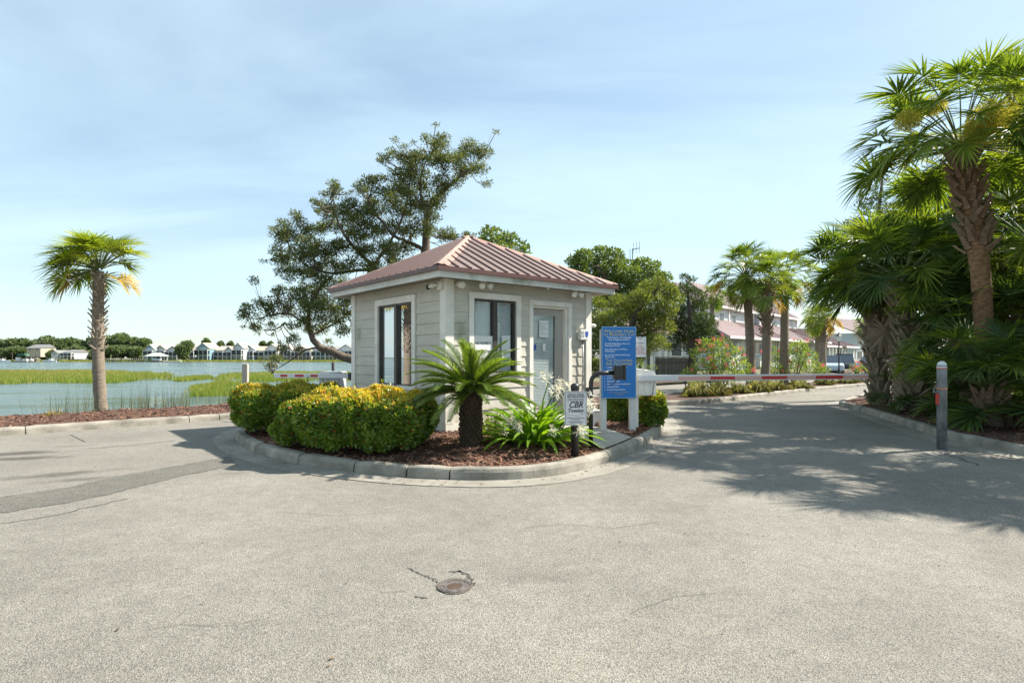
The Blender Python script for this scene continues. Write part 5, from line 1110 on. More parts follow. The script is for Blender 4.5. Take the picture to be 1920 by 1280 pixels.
# ------------------------------------------------------------------ oleanders and ornamental grasses
def oleander(label, cl, d, base, blooms, dens=2600, gr='oleanders in the median'):
    b = Vector((at(base, 700, d).x, d, .1))
    cs = cover(cl, d, .5)
    e = tree('oleander', label, b, [([b, b.lerp(c, .5) + Vector((0, 0, .1)), c], .03, .012) for c, r in cs[::2]], cs, 'bush_leaf', dens, .15, .032, 'bark_dark', gr, 'shrub', up=.7, tw=False)
    me = None
    for k in range(blooms):
        c, r = cs[k % len(cs)]; q = c + Vector((RNG.normal(0, .6) * r, -abs(RNG.normal(.6, .25)) * r, abs(RNG.normal(.45, .3)) * r)) - b
        if me is None or k % 5 == 0:
            n = 26; me = leaf_mesh('flower_cluster', RNG.normal(0, .045, (n, 3)), rand_dirs(n) + np.array([0, 0, .5]), .045, .04, M['pink'])
        link('flower_cluster', me, e, q, (0, 0, RNG.uniform(0, 6)), RNG.uniform(.7, 1.25))
    return e
oleander('big oleander with pink blooms at the nose of the median', [(1310, 665, 18), (1320, 690, 22), (1335, 650, 20), (1345, 680, 26), (1360, 655, 20), (1375, 675, 24), (1390, 690, 22), (1400, 705, 16), (1365, 705, 24), (1330, 712, 20), (1305, 700, 12), (1355, 640, 12), (1320, 645, 12), (1385, 660, 12)], 20.6, 1350, 24)
oleander('leafy oleander between the median palms and short palm pair', [(1450, 665, 18), (1445, 690, 18), (1470, 680, 20), (1495, 655, 20), (1510, 670, 22), (1525, 690, 20), (1490, 690, 22), (1480, 660, 12), (1540, 695, 14), (1460, 700, 16), (1505, 645, 12)], 25.4, 1490, 12)
oleander('small far oleander in front of the parked dark car', [(1602, 692, 9), (1612, 686, 10), (1622, 688, 10), (1632, 694, 8), (1615, 696, 10)], 33, 1615, 16, 2200)
oleander('sprig of yellow green shrub before the dark fence', [(1285, 700, 8), (1292, 696, 8), (1280, 705, 7)], 24.5, 1286, 0, 3000, 'small shrubs')
oleander('thin leafy sapling left of the dark fence', [(1205, 690, 12), (1215, 700, 10), (1198, 680, 8), (1225, 690, 7)], 27.5, 1210, 0, 1600, 'small shrubs')
for k, (px, d, h, sp, lab) in enumerate(((1308, 18.9, .62, .55, 'round fountain grass clump nearest on the median nose'), (1345, 19.6, .5, .5, 'fountain grass under the big oleander'), (1420, 21.2, .55, .5, 'pale grass clump beneath the middle median palm'), (1455, 22.6, .5, .55, 'pale grass clump right of the median palms'), (1500, 23.6, .45, .5, 'grass clump under the leafy oleander'), (1545, 26.5, .5, .5, 'grass clump at the foot of short palm pair'), (1590, 28.0, .5, .6, 'grass clump left of the barrier arm tip'), (1645, 29.5, .62, .7, 'tall yellow grass beyond the barrier arm tip'), (1385, 20.6, .4, .5, 'dry grass clump beside the tallest median palm'))):
    tuft('fountain_grass', lab, ((px - CX) / FPX * d, d, .12), 650, h, sp * .8, M['muhly'], 'grass clump', 'fountain grasses in the median', wd=.009)
w_ = onz(15, 800, .1); tuft('bunch_grass', 'dry tan grass bunch on the bank at far left', (w_.x, w_.y + 1.1, .08), 260, .28, .24, M['grass_tan'], 'grass clump'); 
w_ = onz(176, 778, .1); tuft('bunch_grass', 'dark grass tuft hugging the foot of the waterside palm', (w_.x, w_.y, .08), 120, .18, .16, M['reed'], 'grass clump')
# reeds along the near bank, marsh in the creek: nobody could count the blades
def blades(name, P, h, w, mats, midx=None, lean=.12):
    n = len(P); a = RNG.uniform(0, np.pi, n); s = np.stack([np.cos(a), np.sin(a) * .4, np.zeros(n)], 1) * (w / 2 * np.ones(n))[:, None]
    t = P + np.stack([RNG.normal(0, lean, n) * h, RNG.normal(0, lean, n) * h, h], 1)
    V = np.stack([P - s, P + s, t], 1).reshape(-1, 3)
    return tag(link(name, fast_mesh(name, V, np.arange(3 * n).reshape(-1, 3), mats, midx)), kind='stuff')
sp2 = [Vector((p[0], p[1])) for p in SHORE]; seg = [(a, b) for a, b in zip(sp2[:-1], sp2[1:])][1:6]
P = []
for k in range(5200):
    a, b = seg[int(RNG.choice(5, p=[.15, .3, .3, .15, .1]))]; q = a.lerp(b, RNG.random()); d = (b - a).normalized(); o = RNG.random() ** 1.5 * 1.1
    clx = math.sin(q.x * 2.1) + math.sin(q.x * 5.3 + 1)
    if clx + RNG.normal(0, .6) < -.3: continue
    P.append((q.x - d.y * o, q.y + d.x * o, -.05 - .95 * max(0, o)))
P = np.array(P); blades('bank_reeds', P, np.abs(RNG.normal(.68, .2, len(P))) + P[:, 2] * -.55, .013, M['reed'], lean=.1)
def marsh(name, pix, n, h, seed, tan):
    poly = [(lambda q: (q.x, q.y))(onz(x, y, -1.3)) for x, y in pix]
    xs = [p[0] for p in poly]; ys = [p[1] for p in poly]; x = RNG.uniform(min(xs), max(xs), n * 4); y = RNG.uniform(min(ys), max(ys), n * 4); wx = .5 * y / 55 * (1.6 * np.sin(x * .9 + y * .21) + 1.1 * np.sin(x * 2.3 + 1.7 * np.sin(y * .5)) + RNG.normal(0, .8, len(x))); wy = .5 * y / 55 * (1.8 * np.sin(x * .7 + 2 * np.sin(y * .13)) + 1.2 * np.sin(x * 1.9 + y * .4) + RNG.normal(0, .9, len(x)))
    k = in_poly(x + wx, y + wy * 1.3, poly)
    gap = np.sin(x * .9 + 2 * np.sin(y * .23)) + np.sin(y * .55 + 1.5 * np.sin(x * .31)) + RNG.normal(0, .5, len(x)) > -1.1
    k &= gap; x = x[k][:n]; y = y[k][:n]; m = len(x); hh = h * RNG.uniform(.6, 1.15, m)
    mi = (RNG.random(m) < tan * np.clip((y - min(ys)) / (max(ys) - min(ys)), 0, 1) + .15 * (np.sin(x * .35 + 2 * np.sin(y * .11)) > .2)).astype(int)
    blades(name, np.stack([x, y, np.full(m, -1.32)], 1), hh, np.clip(y / 700, .05, .2), [M['grass_marsh'], M['grass_tan']], mi)
marsh('marsh_grass', [(-300, 712), (-60, 722), (40, 720), (90, 716), (130, 719), (215, 720), (260, 714), (318, 707), (290, 702), (150, 697), (0, 697), (-300, 696)], 60000, .55, 1, .75)
marsh('marsh_grass_beds', [(430, 712), (470, 716), (560, 715), (700, 713), (700, 701), (560, 699), (440, 702)], 16000, .5, 2, .5)
marsh('marsh_grass_near', [(352, 727), (385, 731), (392, 741), (440, 744), (480, 741), (470, 733), (430, 727), (455, 720), (420, 716), (395, 719), (402, 724)], 12000, .45, 4, .15)
marsh('marsh_grass_edge', [(600, 748), (720, 748), (720, 736), (630, 738)], 4000, .5, 5, .1)
_n = 16000; _x = RNG.uniform(-330, 40, _n); _y = RNG.uniform(286, 297, _n) + 2.5 * np.sin(_x * .06) + 1.5 * np.sin(_x * .21)
blades('far_marsh_grass', np.stack([_x, _y, np.full(_n, -1.32)], 1), RNG.uniform(.7, 1.25, _n), .55, [M['grass_marsh'], M['grass_tan']], (RNG.random(_n) < .5).astype(int))
marsh('marsh_grass_tuft', [(318, 713), (350, 715), (395, 712), (380, 707), (340, 709)], 3000, .45, 3, .2)

# ------------------------------------------------------------------ far shore: trees, houses, docks
M['haze_tree_trunk'] = M['bark_dark']
def far_tree(px, ytop, wpx, d, label, leafm='far_leaf', ybase=676):
    top = at(px, ytop, d); b = Vector((top.x, d, -.8)); h = top.z + .8; r = wpx / FPX * d / 2; cs = []
    for k in range(9):
        a = RNG.uniform(0, 6.28); q = RNG.uniform(.2, .75); z = b.z + h * RNG.uniform(.3, .82); cs.append((Vector((b.x + math.cos(a) * r * q, d + math.sin(a) * r * q, z)), (r * .5, r * .5, h * .2)))
    cs.append((Vector((b.x, d, b.z + h * .8)), (r * .55, r * .55, h * .2)))
    e = empty('shore_tree', b, 0, label, 'tree', 'trees along the far shore')
    MB().tube([(0, 0, 0), (r * .05, 0, h * .35), (0, 0, h * .7)], [h * .03, h * .022, h * .01], 6).build('trunk', M['bark_dark'], e)
    Pp = []; Dd = []
    for c, rr in cs: p, dd = clump_points(c - b, rr, 420, .7); Pp.append(p); Dd.append(dd)
    Pp = np.concatenate(Pp); Dd = np.concatenate(Dd); Pp[:, 2] = np.maximum(Pp[:, 2], .3); n = len(Pp)
    link('crown', leaf_mesh('crown', Pp, unit(Dd + RNG.normal(0, .5, (n, 3)) + np.array([0, 0, .3])), RNG.uniform(.9, 1.7, n) * d / 300, RNG.uniform(.6, 1.1, n) * d / 300, M[leafm]), e)
ft = [(-30, 634, 70, 'far left edge'), (18, 637, 46, 'left of the grey roofed house'), (0, 643, 40, 'lowest at the left margin'), (42, 636, 40, 'behind the left dock'), (88, 631, 44, 'right of the grey roofed house'), (64, 640, 30, 'above the grey roof'), (112, 637, 34, 'over the white house'), (130, 634, 36, 'between the white house and the palm trunk'), (152, 640, 34, 'just left of the palm trunk'), (172, 634, 30, 'directly behind the palm trunk'), (205, 632, 34, 'just right of the palm trunk'), (228, 626, 50, 'tallest dome right of the palm trunk'), (252, 634, 34, 'falling slope of the tall dome'), (272, 636, 34, 'beside the first blue townhouse'), (350, 641, 30, 'standing alone in front of the townhouses'), (90, 655, 26, 'low one left of the white house'), (145, 650, 40, 'low wide one right of the white house'), (190, 652, 40, 'low one at the pier start'), (225, 650, 44, 'low one under the tall dome'), (255, 652, 34, 'low one near the boathouse'), (30, 652, 40, 'low one behind the dock shed'), (5, 655, 40, 'low one by the left boats')]
for (px, yt, w, lab) in ft: far_tree(px, yt, w, 299 if px == 350 else (345 if yt < 645 else 330), 'far shore tree, ' + lab)
for (px, yt, w, lab) in ((386, 636, 16, 'peeking over the blue gable'), (414, 642, 12, 'tuft over the beige roof'), (433, 642, 9, 'small tuft over the row'), (492, 642, 10, 'tuft over the white townhouses'), (508, 642, 10, 'second tuft over the white townhouses')): far_tree(px, yt, w, 372, 'far shore tree, ' + lab)
HCOL = {k: mat('house_' + k, c, .8, var=.05) for k, c in dict(blue=(.19, .31, .37), sage=(.30, .35, .32), grey=(.36, .39, .40), white=(.58, .58, .55), beige=(.45, .39, .29), pale=(.28, .40, .50)).items()}
M['far_roof'] = mat('far_roof', (.36, .33, .29), .8, var=.06); M['far_roof_dark'] = mat('far_roof_dark', (.20, .2, .2), .8); M['screen'] = mat('porch_screen', (.035, .045, .055), .6); M['far_white'] = mat('far_white_trim', (.72, .72, .70), .7, var=.03)
M['far_window'] = mat('far_window', (.07, .09, .11), .25)
def townhouse(x0p, x1p, ytop, col, label, d=308, roof='far_roof', porch=True, gable=True, ybase=675.5):
    a = at(x0p, ytop, d); b = at(x1p, ytop, d); w = b.x - a.x; zb = EYE - (ybase - CY) / FPX * d; hh = a.z - zb; dep = 11.0
    e = empty('townhouse', ((a.x + b.x) / 2, d, zb), 0, label, 'house', 'townhouses across the creek'); wv = hh * .70
    MB().box(-w / 2, w / 2, 0, dep, -.3, wv).build('wall', HCOL[col], e)
    if gable:
        MB().prism([(-w / 2, wv), (w / 2, wv), (0, hh - .2)], -.01, dep).build('gable', HCOL[col], e)
        q = MB(); o = .35
        for s in (-1, 1):
            q.v += [(s * (w / 2 + o), -.5, wv - .25), (0, -.5, hh), (0, dep + 1, hh), (s * (w / 2 + o), dep + 1, wv - .25)]
            q.v += [(v[0], v[1], v[2] - .25) for v in q.v[-4:]]
            k = len(q.v) - 8; q.f += [(k, k + 1, k + 2, k + 3), (k + 4, k + 7, k + 6, k + 5), (k, k + 4, k + 5, k + 1), (k + 2, k + 6, k + 7, k + 3), (k, k + 3, k + 7, k + 4)]; q.m += [0] * 5
        q.build('roof', M[roof], e)
        MB().box(-w / 2 - .2, w / 2 + .2, -.12, -.02, wv - .3, wv - .05).build('trim_band', M['far_white'], e)
    else:
        q = MB(); q.v = [(-w / 2 - .3, -.6, wv - .1), (w / 2 + .3, -.6, wv - .1), (w / 2 + .3, dep * .6, hh), (-w / 2 - .3, dep * .6, hh), (-w / 2 - .3, dep, wv), (w / 2 + .3, dep, wv)]; q.f = [(0, 1, 2, 3), (3, 2, 5, 4), (0, 3, 4), (1, 5, 2), (0, 4, 5, 1)]; q.m = [0] * 5; q.build('roof', M[roof], e)
    nw = 2 if w > 4 else 1
    for k in range(nw):
        xc = (-w / 4 + k * w / 2) if nw == 2 else 0
        f = MB().box(xc - .75, xc + .75, -.09, -.02, wv * .72, wv * .93).build('window', M['far_white'], e); MB().box(xc - .6, xc + .6, -.13, -.1, wv * .735, wv * .915).build('pane', M['far_window'], f)
    if porch:
        np_ = max(2, int(w / 1.9)); z0, z1 = hh * .30, hh * .57
        MB().box(-w / 2 + .05, w / 2 - .05, -2.2, -.05, z1, z1 + .25).build('porch_roof', M['far_white'], e); MB().box(-w / 2 + .05, w / 2 - .05, -2.2, -.05, z0 - .2, z0).build('deck', M['far_white'], e)
        for k in range(np_):
            xa = -w / 2 + .1 + (w - .2) * k / np_; xb = -w / 2 + .1 + (w - .2) * (k + 1) / np_
            MB().box(xa + .12, xb - .12, -2.12, -2.06, z0 + .01, z1 - .01).build('screen_panel', M['screen'], e)
        for k in range(np_ + 1):
            xa = -w / 2 + .1 + (w - .2) * k / np_; MB().box(xa - .1, xa + .1, -2.2, -2.0, -.3, z1 - .01).build('post', M['far_white'], e)
        MB().box(-w / 2 + .3, w / 2 - .3, -1.9, -1.7, -.3, hh * .12).build('foundation_shrubs', M['far_leaf'], e)
    return e
TH = [(272, 290, 645, 'blue', 'first blue gabled townhouse at the left end of the row'), (290, 312, 645, 'sage', 'sage grey gabled townhouse behind the boathouse roof'), (312, 336, 648.5, 'grey', 'grey townhouse just left of the lone shore tree'), (337, 367, 648, 'white', 'white townhouse mostly hidden by the lone shore tree'), (368, 393, 643.5, 'blue', 'tall blue gable right of the lone shore tree'), (393.5, 404, 650, 'beige', 'narrow beige townhouse right of the tall blue gable'), (404, 421, 648, 'beige', 'low beige roofed townhouse in mid row'), (421, 437, 647.5, 'sage', 'small sage gable right of the beige roof'), (437, 456, 643, 'grey', 'tall pale grey gable in the row'), (456, 478, 646, 'pale', 'pale blue gable left of the cedar twigs'), (478, 498, 647, 'white', 'white townhouse right of the pale blue gable'), (498, 521, 645, 'white', 'white townhouse with light roof seen by the cedar twigs'), (521, 548, 646, 'white', 'white townhouse behind the lowest cedar branch'), (548, 584, 648, 'beige', 'pale townhouse behind the hanging cedar limb')]
M['far_roof_tan'] = mat('far_roof_tan', (.42, .35, .27), .8, var=.06)
for i, (a, b, y, c, lab) in enumerate(TH): townhouse(a, b, y + (0, 1.2, -.6, .8, -1.2, 1, 0, 1.4, -1, .6, 1.5, -.8, .4, 1)[i], c, lab, d=308 + (0, 3, -2, 5, -3, 4, 2, -1, -4, 3, 5, 0, 4, 2)[i], roof=('far_roof', 'far_roof_tan', 'far_roof')[i % 3], gable=i not in (3, 5, 6, 10))
townhouse(586, 612, 647, 'grey', 'dark roofed house with white porch under cedar limb', 300, 'far_roof_dark', True, False); townhouse(612, 634, 647.5, 'beige', 'cream gabled house under the cedar limb', 300, 'far_roof_dark'); townhouse(634, 662, 645.5, 'white', 'white gabled house beside the booth wall edge', 300, 'far_roof_dark')
townhouse(50, 76, 645, 'beige', 'tall beige house with dark roof among left shore trees', 322, 'far_roof_dark', False, False, 668); townhouse(96, 108, 656, 'white', 'white cottage gable among the left shore trees', 312, 'far_roof_dark', False, True, 672); townhouse(108, 118, 658.5, 'white', 'white cottage wing beside the gable', 313, 'far_roof_dark', False, False, 672); townhouse(118, 139, 655, 'grey', 'dark roofed house with open deck right of the white cottage', 314, 'far_roof_dark', True, False, 672)
M['dock'] = mat('dock_timber', (.26, .23, .19), .9); M['green_roof'] = mat('boathouse_roof', (.5, .56, .46), .7, var=.05); M['hull'] = mat('boat_hull', (.75, .76, .76), .3, var=.03)
bh = at(288, 668, 285); e = empty('boathouse', (bh.x, 285, -1.3), 0, 'open boathouse with pale green hip roof over the water', 'boathouse')
for sx in (-1, 1):
    for sy in (0, 5): MB().tube([(sx * 3.6, sy, -.5), (sx * 3.6, sy, 2.9)], .16, 6).build('post', M['far_white'], e)
q = MB(); q.v = [(-4.3, -.8, 2.85), (4.3, -.8, 2.85), (4.3, 6, 2.85), (-4.3, 6, 2.85), (-1.6, 2.6, 4.5), (1.6, 2.6, 4.5)]; q.f = [(0, 1, 5, 4), (1, 2, 5), (2, 3, 4, 5), (3, 0, 4), (3, 2, 1, 0)]; q.m = [0] * 5; q.build('roof', M['green_roof'], e)
MB().box(-4.2, 4.6, -.5, 5.6, .45, .65).build('deck', M['dock'], e); MB().box(-1.5, 2.6, .5, 2.6, .65, 1.6).build('stored_boat', M['hull'], e, bevel=.3); MB().box(4.6, 13, 0, 2, .2, .4).build('float', M['far_white'], e)
p0 = at(200, 674, 289); p1 = at(275, 674, 287); e = empty('pier', (p0.x, 289, -1.3), 0, 'long timber pier on posts leading to the boathouse', 'pier')
MB().box(0, p1.x - p0.x, -.7, .7, .95, 1.1).build('deck', M['dock'], e)
for k in range(22):
    x = (p1.x - p0.x) * k / 21; MB().box(x - .12, x + .12, -.8, -.6, -.5, 2.0).build('post', M['dock'], e)
p0 = at(20, 679, 283); e = empty('floating_dock', (p0.x, 283, -1.3), 0, 'floating dock with dark posts and green canopy at far left', 'dock')
MB().box(0, 12.5, 0, 3, .1, .45).build('deck', M['dock'], e)
for x in (.5, 7.2, 12): MB().tube([(x, .3, -.5), (x, .3, 4.6 if x < 10 else 3.6)], .16, 6).build('post', M['bark_dark'], e)
MB().prism([(2.6, 3.0), (7.0, 3.0), (6.2, 4.0), (3.4, 4.0)], .2, 2.8).build('canopy', mat('green_canvas', (.04, .14, .09), .8), e)
MB().box(1.5, 3.4, 1, 2, .45, 2.3).build('supply_locker', M['far_white'], e); MB().box(4.6, 6.8, 1, 2, .45, 1.6).build('supply_locker', M['far_white'], e)
def boat(px, d, L_, label, rz):
    p = at(px, 679, d); e = empty('motorboat', (p.x, d, -1.3), rz, label, 'boat', 'motorboats at the dock')
    q = MB(); h = L_ * .5; ring = [(-h, .0), (-h, .9), (h * .4, 1.0), (h * .8, .55), (h * 1.05, 0), (h * .8, -.55), (h * .4, -1.0), (-h, -.9)]
    n = len(ring); q.v = [(x * .9, y * .75, -.2) for x, y in ring] + [(x, y, .75 + .2 * max(0, x / h)) for x, y in ring]; q.f = [(i, (i + 1) % n, n + (i + 1) % n, n + i) for i in range(n)] + [tuple(range(n, 2 * n)), tuple(range(n))[::-1]]; q.m = [0] * len(q.f); q.build('hull', M['hull'], e)
    MB().box(-h * .3, h * .15, -.55, .55, .75, 1.55).build('console', M['far_white'], e); MB().box(-h * .45, h * .3, -.8, .8, 2.3, 2.4).build('hardtop', M['screen'], e)
    for sx in (-.4, .25):
        for sy in (-.7, .7): MB().tube([(h * sx, sy, .7), (h * sx, sy, 2.3)], .05, 5).build('hardtop_post', M['far_white'], e)
    MB().box(-h - .5, -h, -.25, .25, .2, 1.2).build('outboard_motor', M['black'], e, bevel=.08)
boat(94, 281, 7.2, 'white motorboat with dark hardtop right of the floating dock', R(180)); boat(4, 280, 8, 'white motorboat cut by the left picture edge', R(0)); boat(58, 287, 4.5, 'small white skiff moored behind the floating dock', R(170))
pp = at(623, 682, 62); e = empty('channel_piling', (pp.x + 0.05, 62, -1.6), 0, 'single dark piling in the creek above the left gate box', 'piling')
MB().tube([(0, 0, 0), (.05, 0, 1.0), (.02, 0, pp.z + 1.75)], [.17, .16, .15], 8).build('shaft', M['bark_dark'], e)

# ------------------------------------------------------------------ condominiums and background on the right
M['condo_wall'] = mat('condo_siding', (.50, .545, .565), .75, c2=(.45, .49, .51), scale=.8); M['condo_white'] = mat('condo_white_trim', (.70, .70, .66), .7, var=.04)
M['condo_roof'] = mat('condo_roof_metal', (.33, .24, .235), .5, c2=(.28, .2, .195), scale=.7); M['condo_window'] = mat('condo_window', (.06, .075, .085), .2)
A0 = Vector((22.2, 60.8)); dr_ = Vector((.667, .745)); cang = math.atan2(dr_.y, dr_.x)
cb = empty('condominium', (A0.x, A0.y, -.05), cang, 'long grey condominium row with stepped mauve metal roofs behind median palms', 'building')
cb.scale = (1, 1, 1.16)
def win(root, x0, x1, z0, z1, y, nm='window'):
    f = MB().box(x0 - .14, x1 + .14, y - .07, y - .005, z0 - .14, z1 + .14).build(nm, M['condo_white'], root); MB().box(x0, x1, y - .1, y - .072, z0, z1).build('pane', M['condo_window'], f); return f
def shed(root, x0, x1, ya, za, yb, zb, name='roof'):
    q = MB(); q.prism([(ya, za), (yb, zb), (yb, zb + .28), (ya, za + .28)], x0, x1, M=Matrix(((0, 1, 0, 0), (1, 0, 0, 0), (0, 0, 1, 0), (0, 0, 0, 1)))); r = q.build(name, M['condo_roof'], root)
    MB().box(x0 + .02, x1 - .02, ya - .06, ya - .005, za + .06, za + .27).build('fascia', M['condo_white'], r)
    for k in range(int((x1 - x0) / .9)):
        x = x0 + .45 + k * .9; s = MB(); s.prism([(ya, za + .281), (yb, zb + .281), (yb, zb + .34), (ya, za + .34)], x - .03, x + .03, M=Matrix(((0, 1, 0, 0), (1, 0, 0, 0), (0, 0, 1, 0), (0, 0, 0, 1)))); s.build('seam', M['condo_roof'], r)
for u in range(6):
    x0 = u * 9.2 + (0 if u == 0 else .1); x1 = x0 + 8.6; st = .5 * (u % 2); full = u < 4
    if full:
        MB().box(x0, x1, 3.2 + st, 11, -.1, 6.0).build('wall', M['condo_wall'], cb); shed(cb, x0 - .3, x1 + .3, 2.7 + st, 5.9, 8.5, 8.6 + (.4 if u == 1 else 0))
        for xc in (1.9, 6.3): win(cb, x0 + xc - .55, x0 + xc + .55, 4.35, 5.55, 3.2 + st)
        for xx in (x0 + .02, x1 - .3): MB().box(xx, xx + .28, 3.1 + st, 3.19 + st, 3.5, 5.9).build('corner_board', M['condo_white'], cb)
    ze = 3.15 if full else 2.75
    MB().box(x0, x1, .9, 3.15 + st if full else 9, -.1, ze).build('wall', M['condo_wall'], cb); shed(cb, x0 - .3, x1 + .4, -.4 - (u % 2) * .6, ze - .35, (3.3 + st) if full else 7.5, 4.6 if full else 5.2)
    win(cb, x0 + 1.2, x0 + 2.9, 1.55, 2.75, .9); MB().box(x0 + .95, x0 + 3.15, .2, .85, .1, 1.25).build('balcony_panel', M['condo_white'], cb)
    win(cb, x0 + 5.6, x0 + 6.7, 1.2, 2.6, .9)
    MB().box(x0 + 3.6, x0 + 4.9, .4, .88, -.1, 2.5).build('entry_projection', M['condo_wall'], cb); MB().box(x0 + 4.92, x0 + 5.1, .35, .5, -.1, 2.7).build('corner_board', M['condo_white'], cb)
    for xx in (x0 + .02, x1 - .25): MB().box(xx, xx + .24, .78, .88, -.1, ze - .05).build('corner_board', M['condo_white'], cb)
    if not full:
        for k in range(5): MB().box(x0 + .4 + k * 1.95, x0 + .6 + k * 1.95, -.6, -.4, -.1, 2.3).build('porch_post', M['condo_white'], cb)
        MB().box(x0 + .3, x1 - .2, -.55, -.45, .7, .8).build('porch_rail', M['condo_white'], cb)
        for k in range(26): MB().box(x0 + .45 + k * .3, x0 + .52 + k * .3, -.53, -.47, .05, .7).build('baluster', M['condo_white'], cb)
fb = at(1600, 690, 120); e = empty('condominium', (fb.x, 120, -.05), R(38), 'farther grey building behind the right end of the condominium row', 'building')
MB().box(0, 30, 0, 12, 0, 6.2).build('wall', M['condo_wall'], e); shed(e, -1, 31, -1.2, 6.0, 7, 9.6)
for k in range(5):
    win(e, 2 + k * 5.6, 4 + k * 5.6, 1.0, 2.6, 0); win(e, 2 + k * 5.6, 4 + k * 5.6, 3.9, 5.4, 0)
ca = at(1200, 690, 41); e = empty('cottage', (ca.x, 41, -.05), R(8), 'low grey cottage with white porch behind the dark board fence', 'building')
MB().box(.0, 4.2, .6, 6, 0, 2.75).build('wall', M['condo_wall'], e); win(e, 2.55, 3.25, 1.5, 2.35, .6); shed(e, -.4, 4.6, .1, 2.7, 4, 4.3)
MB().box(-.05, 1.3, -.6, -.5, 1.9, 2.25).build('porch_beam', M['condo_white'], e)
for x in (.0, .62, 1.2): MB().box(x - .07, x + .07, -.65, -.5, 0, 1.9).build('porch_post', M['condo_white'], e)
for x in (.1, .75): MB().box(x, x + .4, .52, .595, 0, 1.95).build('door', M['condo_window'], e)
MB().box(2.0, 2.18, .5, .595, 0, 2.7).build('corner_board', M['condo_white'], e)
M['fence'] = mat('dark_fence_boards', (.115, .1, .08), .9, c2=(.07, .06, .05), scale=5, stretch=(4, 4, .5))
f0 = at(1229, 706, 34); f1 = at(1308, 706, 34); e = empty('board_fence', (f0.x, 34, -.05), 0, 'dark brown vertical board fence beyond the far lane', 'fence')
nb = 30; wb = (f1.x - f0.x) / nb; bdm = MB().box(0, wb * .86, 0, .025, .05, 1.36).mesh('board', M['fence'])
for k in range(nb): link('board', bdm, e, (k * wb, RNG.uniform(0, .012), RNG.uniform(-.01, .01)))
for z in (.3, 1.05): MB().box(-.02, f1.x - f0.x + .02, .045, .085, z, z + .09).build('rail', M['fence'], e)
MB().box(-.03, f1.x - f0.x + .03, -.03, .06, 1.38, 1.42).build('cap', M['fence'], e)
# antenna, lamp post, parked cars
M['mast'] = mat('antenna_metal', (.16, .17, .18), .5)
p = at(1186, 492, 60); e = empty('antenna_mast', (p.x, 60, 0), 0, 'thin radio antenna mast above the live oak', 'antenna'); tz = at(1186, 466, 60).z
MB().tube([(0, 0, 0), (0, 0, tz)], .05, 5).build('mast', M['mast'], e); MB().tube([(-.05, 0, tz - .1), (.75, 0, tz + .05)], .04, 5).build('crossarm', M['mast'], e)
for x, a, b in ((-.35, -1.3, .0), (-.2, -1.2, -.1), (.12, -.5, .6), (.42, -.5, .65), (.72, -.5, .75)): MB().tube([(x, 0, tz + a), (x, 0, tz + b)], .022, 4).build('element', M['mast'], e)
p = at(1573, 690, 44); e = empty('street_lamp', (p.x, 44, 0), 0, 'black lantern lamp post standing before the condominium porches', 'street lamp'); tz = at(1573, 640, 44).z
MB().lathe([(.12, 0), (.1, .4), (.055, .5), (.045, tz - .05), (.09, tz)], 10).build('pole', M['black'], e); q = MB(); q.lathe([(.1, tz), (.2, tz + .38), (.2, tz + .4)], 6); q.build('lantern', M['sign_plate'], e); MB().lathe([(.26, tz + .4), (.1, tz + .55), (.03, tz + .68), (.0, tz + .7)], 6).build('cap', M['black'], e)
M['car_glass'] = mat('car_glass', (.05, .07, .09), .08); M['tyre'] = mat('tyre', (.02, .02, .02), .8); M['rim'] = mat('wheel_rim', (.4, .4, .42), .3, metal=.7); M['lampglass'] = mat('headlight_glass', (.6, .62, .65), .1)
def car(px, d, col, rz, label, h=1.45, L_=4.4):
    p = at(px, 690, d); e = empty('parked_car', (p.x, d, .0), rz, label, 'car', 'cars parked by the condominiums'); W = .86; m_ = mat('car_paint', col, .25, var=.03)
    prof = [(-L_ / 2, .35), (-L_ / 2 + .03, .8), (-L_ / 2 + .5, .93), (L_ / 2 - 1.1, .92), (L_ / 2 - .15, .72), (L_ / 2, .5), (L_ / 2 - .02, .3), (-L_ / 2 + .1, .27)]
    MB().prism(prof, -W, W).build('body', m_, e, bevel=.06)
    cab = [(-L_ / 2 + .45, .90), (-L_ / 2 + 1.0, h - .02), (.35, h), (1.25, .90)]; q = MB(); q.v = [(x, s * (W - .06 if z < 1 else W - .2), z) for s in (-1, 1) for x, z in cab]; q.f = [(0, 1, 2, 3), (7, 6, 5, 4), (0, 4, 5, 1), (1, 5, 6, 2), (2, 6, 7, 3)]; q.m = [0] * 5; q.build('cabin_glass', M['car_glass'], e)
    MB().box(-L_ / 2 + 1.0, .38, -W + .2, W - .2, h - .01, h + .035).build('roof', m_, e, bevel=.015)
    for s in (-1, 1):
        for x in (-L_ / 2 + .85, L_ / 2 - .85):
            w = MB().tube([(x, s * (W - .16), .33), (x, s * (W + .02), .33)], .33, 18).build('wheel', M['tyre'], e); MB().tube([(x, s * (W + .021), .33), (x, s * (W + .035), .33)], .2, 14).build('rim', M['rim'], w)
        MB().box(L_ / 2 - .2, L_ / 2 - .02, s * .62 - .14, s * .62 + .14, .6, .72).build('headlight', M['lampglass'], e)
car(1556, 47, (.42, .5, .56), R(-115), 'pale silver blue car parked left of the lamp post'); car(1583, 53, (.03, .03, .035), R(-120), 'black car parked behind the pale silver car', 1.6); car(1640, 46, (.05, .08, .13), R(-140), 'dark blue car parked right of the far oleander')
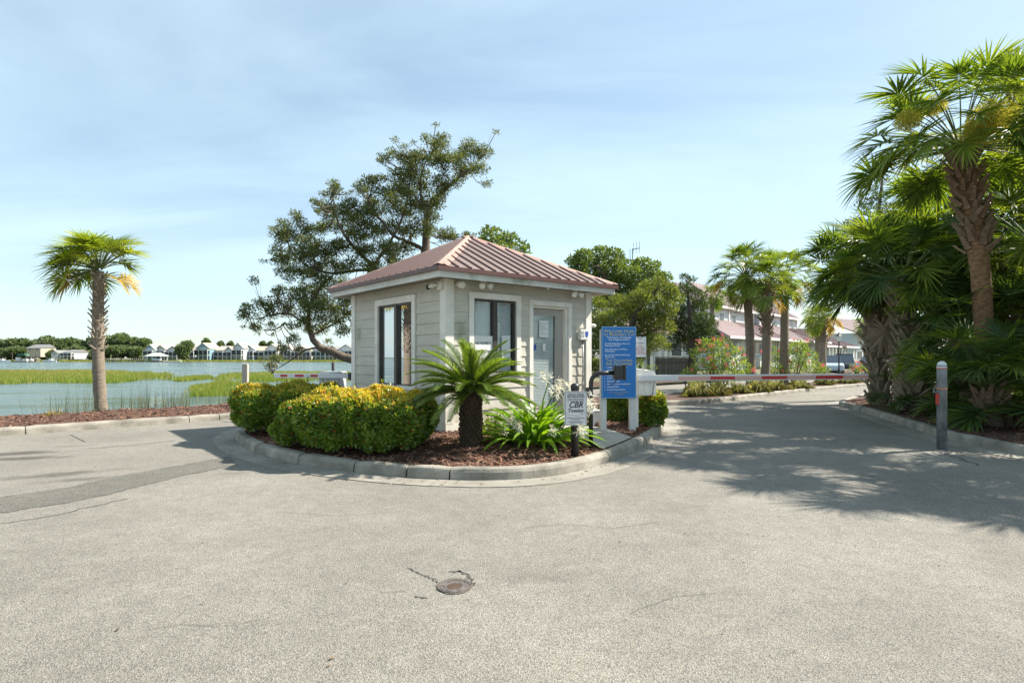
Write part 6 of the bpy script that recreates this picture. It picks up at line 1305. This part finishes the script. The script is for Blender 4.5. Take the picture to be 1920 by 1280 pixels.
# apartment block on the left shore, outside the frame, mirrored in the booth's side window
e = empty('apartment_block', (-43, 15.0, -.2), R(90), 'white apartment block off to the left, mirrored in the booth side window', 'building')
MB().box(-8, 8, 0, 10, 0, 15.5).build('wall', M['far_white'], e); MB().box(-8.4, 8.4, -.4, 10.4, 15.5, 16.1).build('roof', M['far_roof'], e)
for fl in range(5):
    for k in range(5):
        x = -6.4 + k * 3.2; f = MB().box(x - 1, x + 1, -.1, -.01, 1 + fl * 3, 2.9 + fl * 3).build('window', M['condo_white'], e); MB().box(x - .85, x + .85, -.14, -.105, 1.1 + fl * 3, 2.8 + fl * 3).build('pane', M['condo_window'], f)

# fallen leaves and grit gathered along the gutters
def litter(name, path, n, lo, hi):
    k = RNG.integers(5, len(path) - 5, n); o = -np.abs(RNG.normal(.1, .22, n)); P = []
    for i, q in zip(k, o):
        t = (path[i + 1] - path[i - 1]).normalized(); P.append((path[i].x - t.y * q, path[i].y + t.x * q, .014))
    P = np.array(P); a = RNG.uniform(0, 6.28, n); ax = np.stack([np.cos(a), np.sin(a), RNG.uniform(0, .25, n)], 1)
    tag(link(name, leaf_mesh(name, P, ax, RNG.uniform(lo, hi, n), RNG.uniform(lo, hi, n) * .5, M['litter'], sideways=np.tile([[0, 0, 1.0]], (n, 1)))), kind='stuff')
M['litter'] = leafmat('fallen_leaf', [(.05, .035, .02), (.12, .075, .035), (.2, .14, .07), (.08, .06, .04)], .1, .8, (1, .9, .7), gain=1)
litter('island_leaf_litter', [p for p in ISLAND if p.y < 12], 420, .012, .05)
litter('right_leaf_litter', [p for p in BED_RIGHT if p.y < 18 and p.y > 3], 420, .012, .06)

# flower sprays of the tallest palm, scattered leaves on the asphalt
_tp = [o for o in bpy.data.objects if o.get('label', '').startswith('tallest palm on the right')][0]
for (px, py, d, r) in ((1702, 226, 10.2, .2), (1858, 222, 9.9, .36), (1835, 250, 10.0, .28), (1750, 200, 10.6, .2)):
    n = int(2600 * r / .3); c = at(px, py, d) - Vector(_tp.location); P, D = clump_points(c, (r, r, r * .8), n, .1)
    link('flower_spray', leaf_mesh('flower_spray', P, D + RNG.normal(0, .6, (n, 3)), .06, .012, M['palm_flower']), _tp)
n = 150; P = np.stack([RNG.uniform(-7, 6, n), RNG.uniform(2.6, 10, n), np.full(n, .006)], 1); k = ~in_poly(P[:, 0], P[:, 1], [(p.x, p.y) for p in offset_path(ISLAND[:-1], -.35)]); P = P[k]; n = len(P); a = RNG.uniform(0, 6.28, n)
tag(link('road_leaf_litter', leaf_mesh('road_leaf_litter', P, np.stack([np.cos(a), np.sin(a), RNG.uniform(0, .2, n)], 1), RNG.uniform(.012, .04, n), RNG.uniform(.006, .018, n), M['litter'], sideways=np.tile([[0, 0, 1.0]], (n, 1)))), kind='stuff')
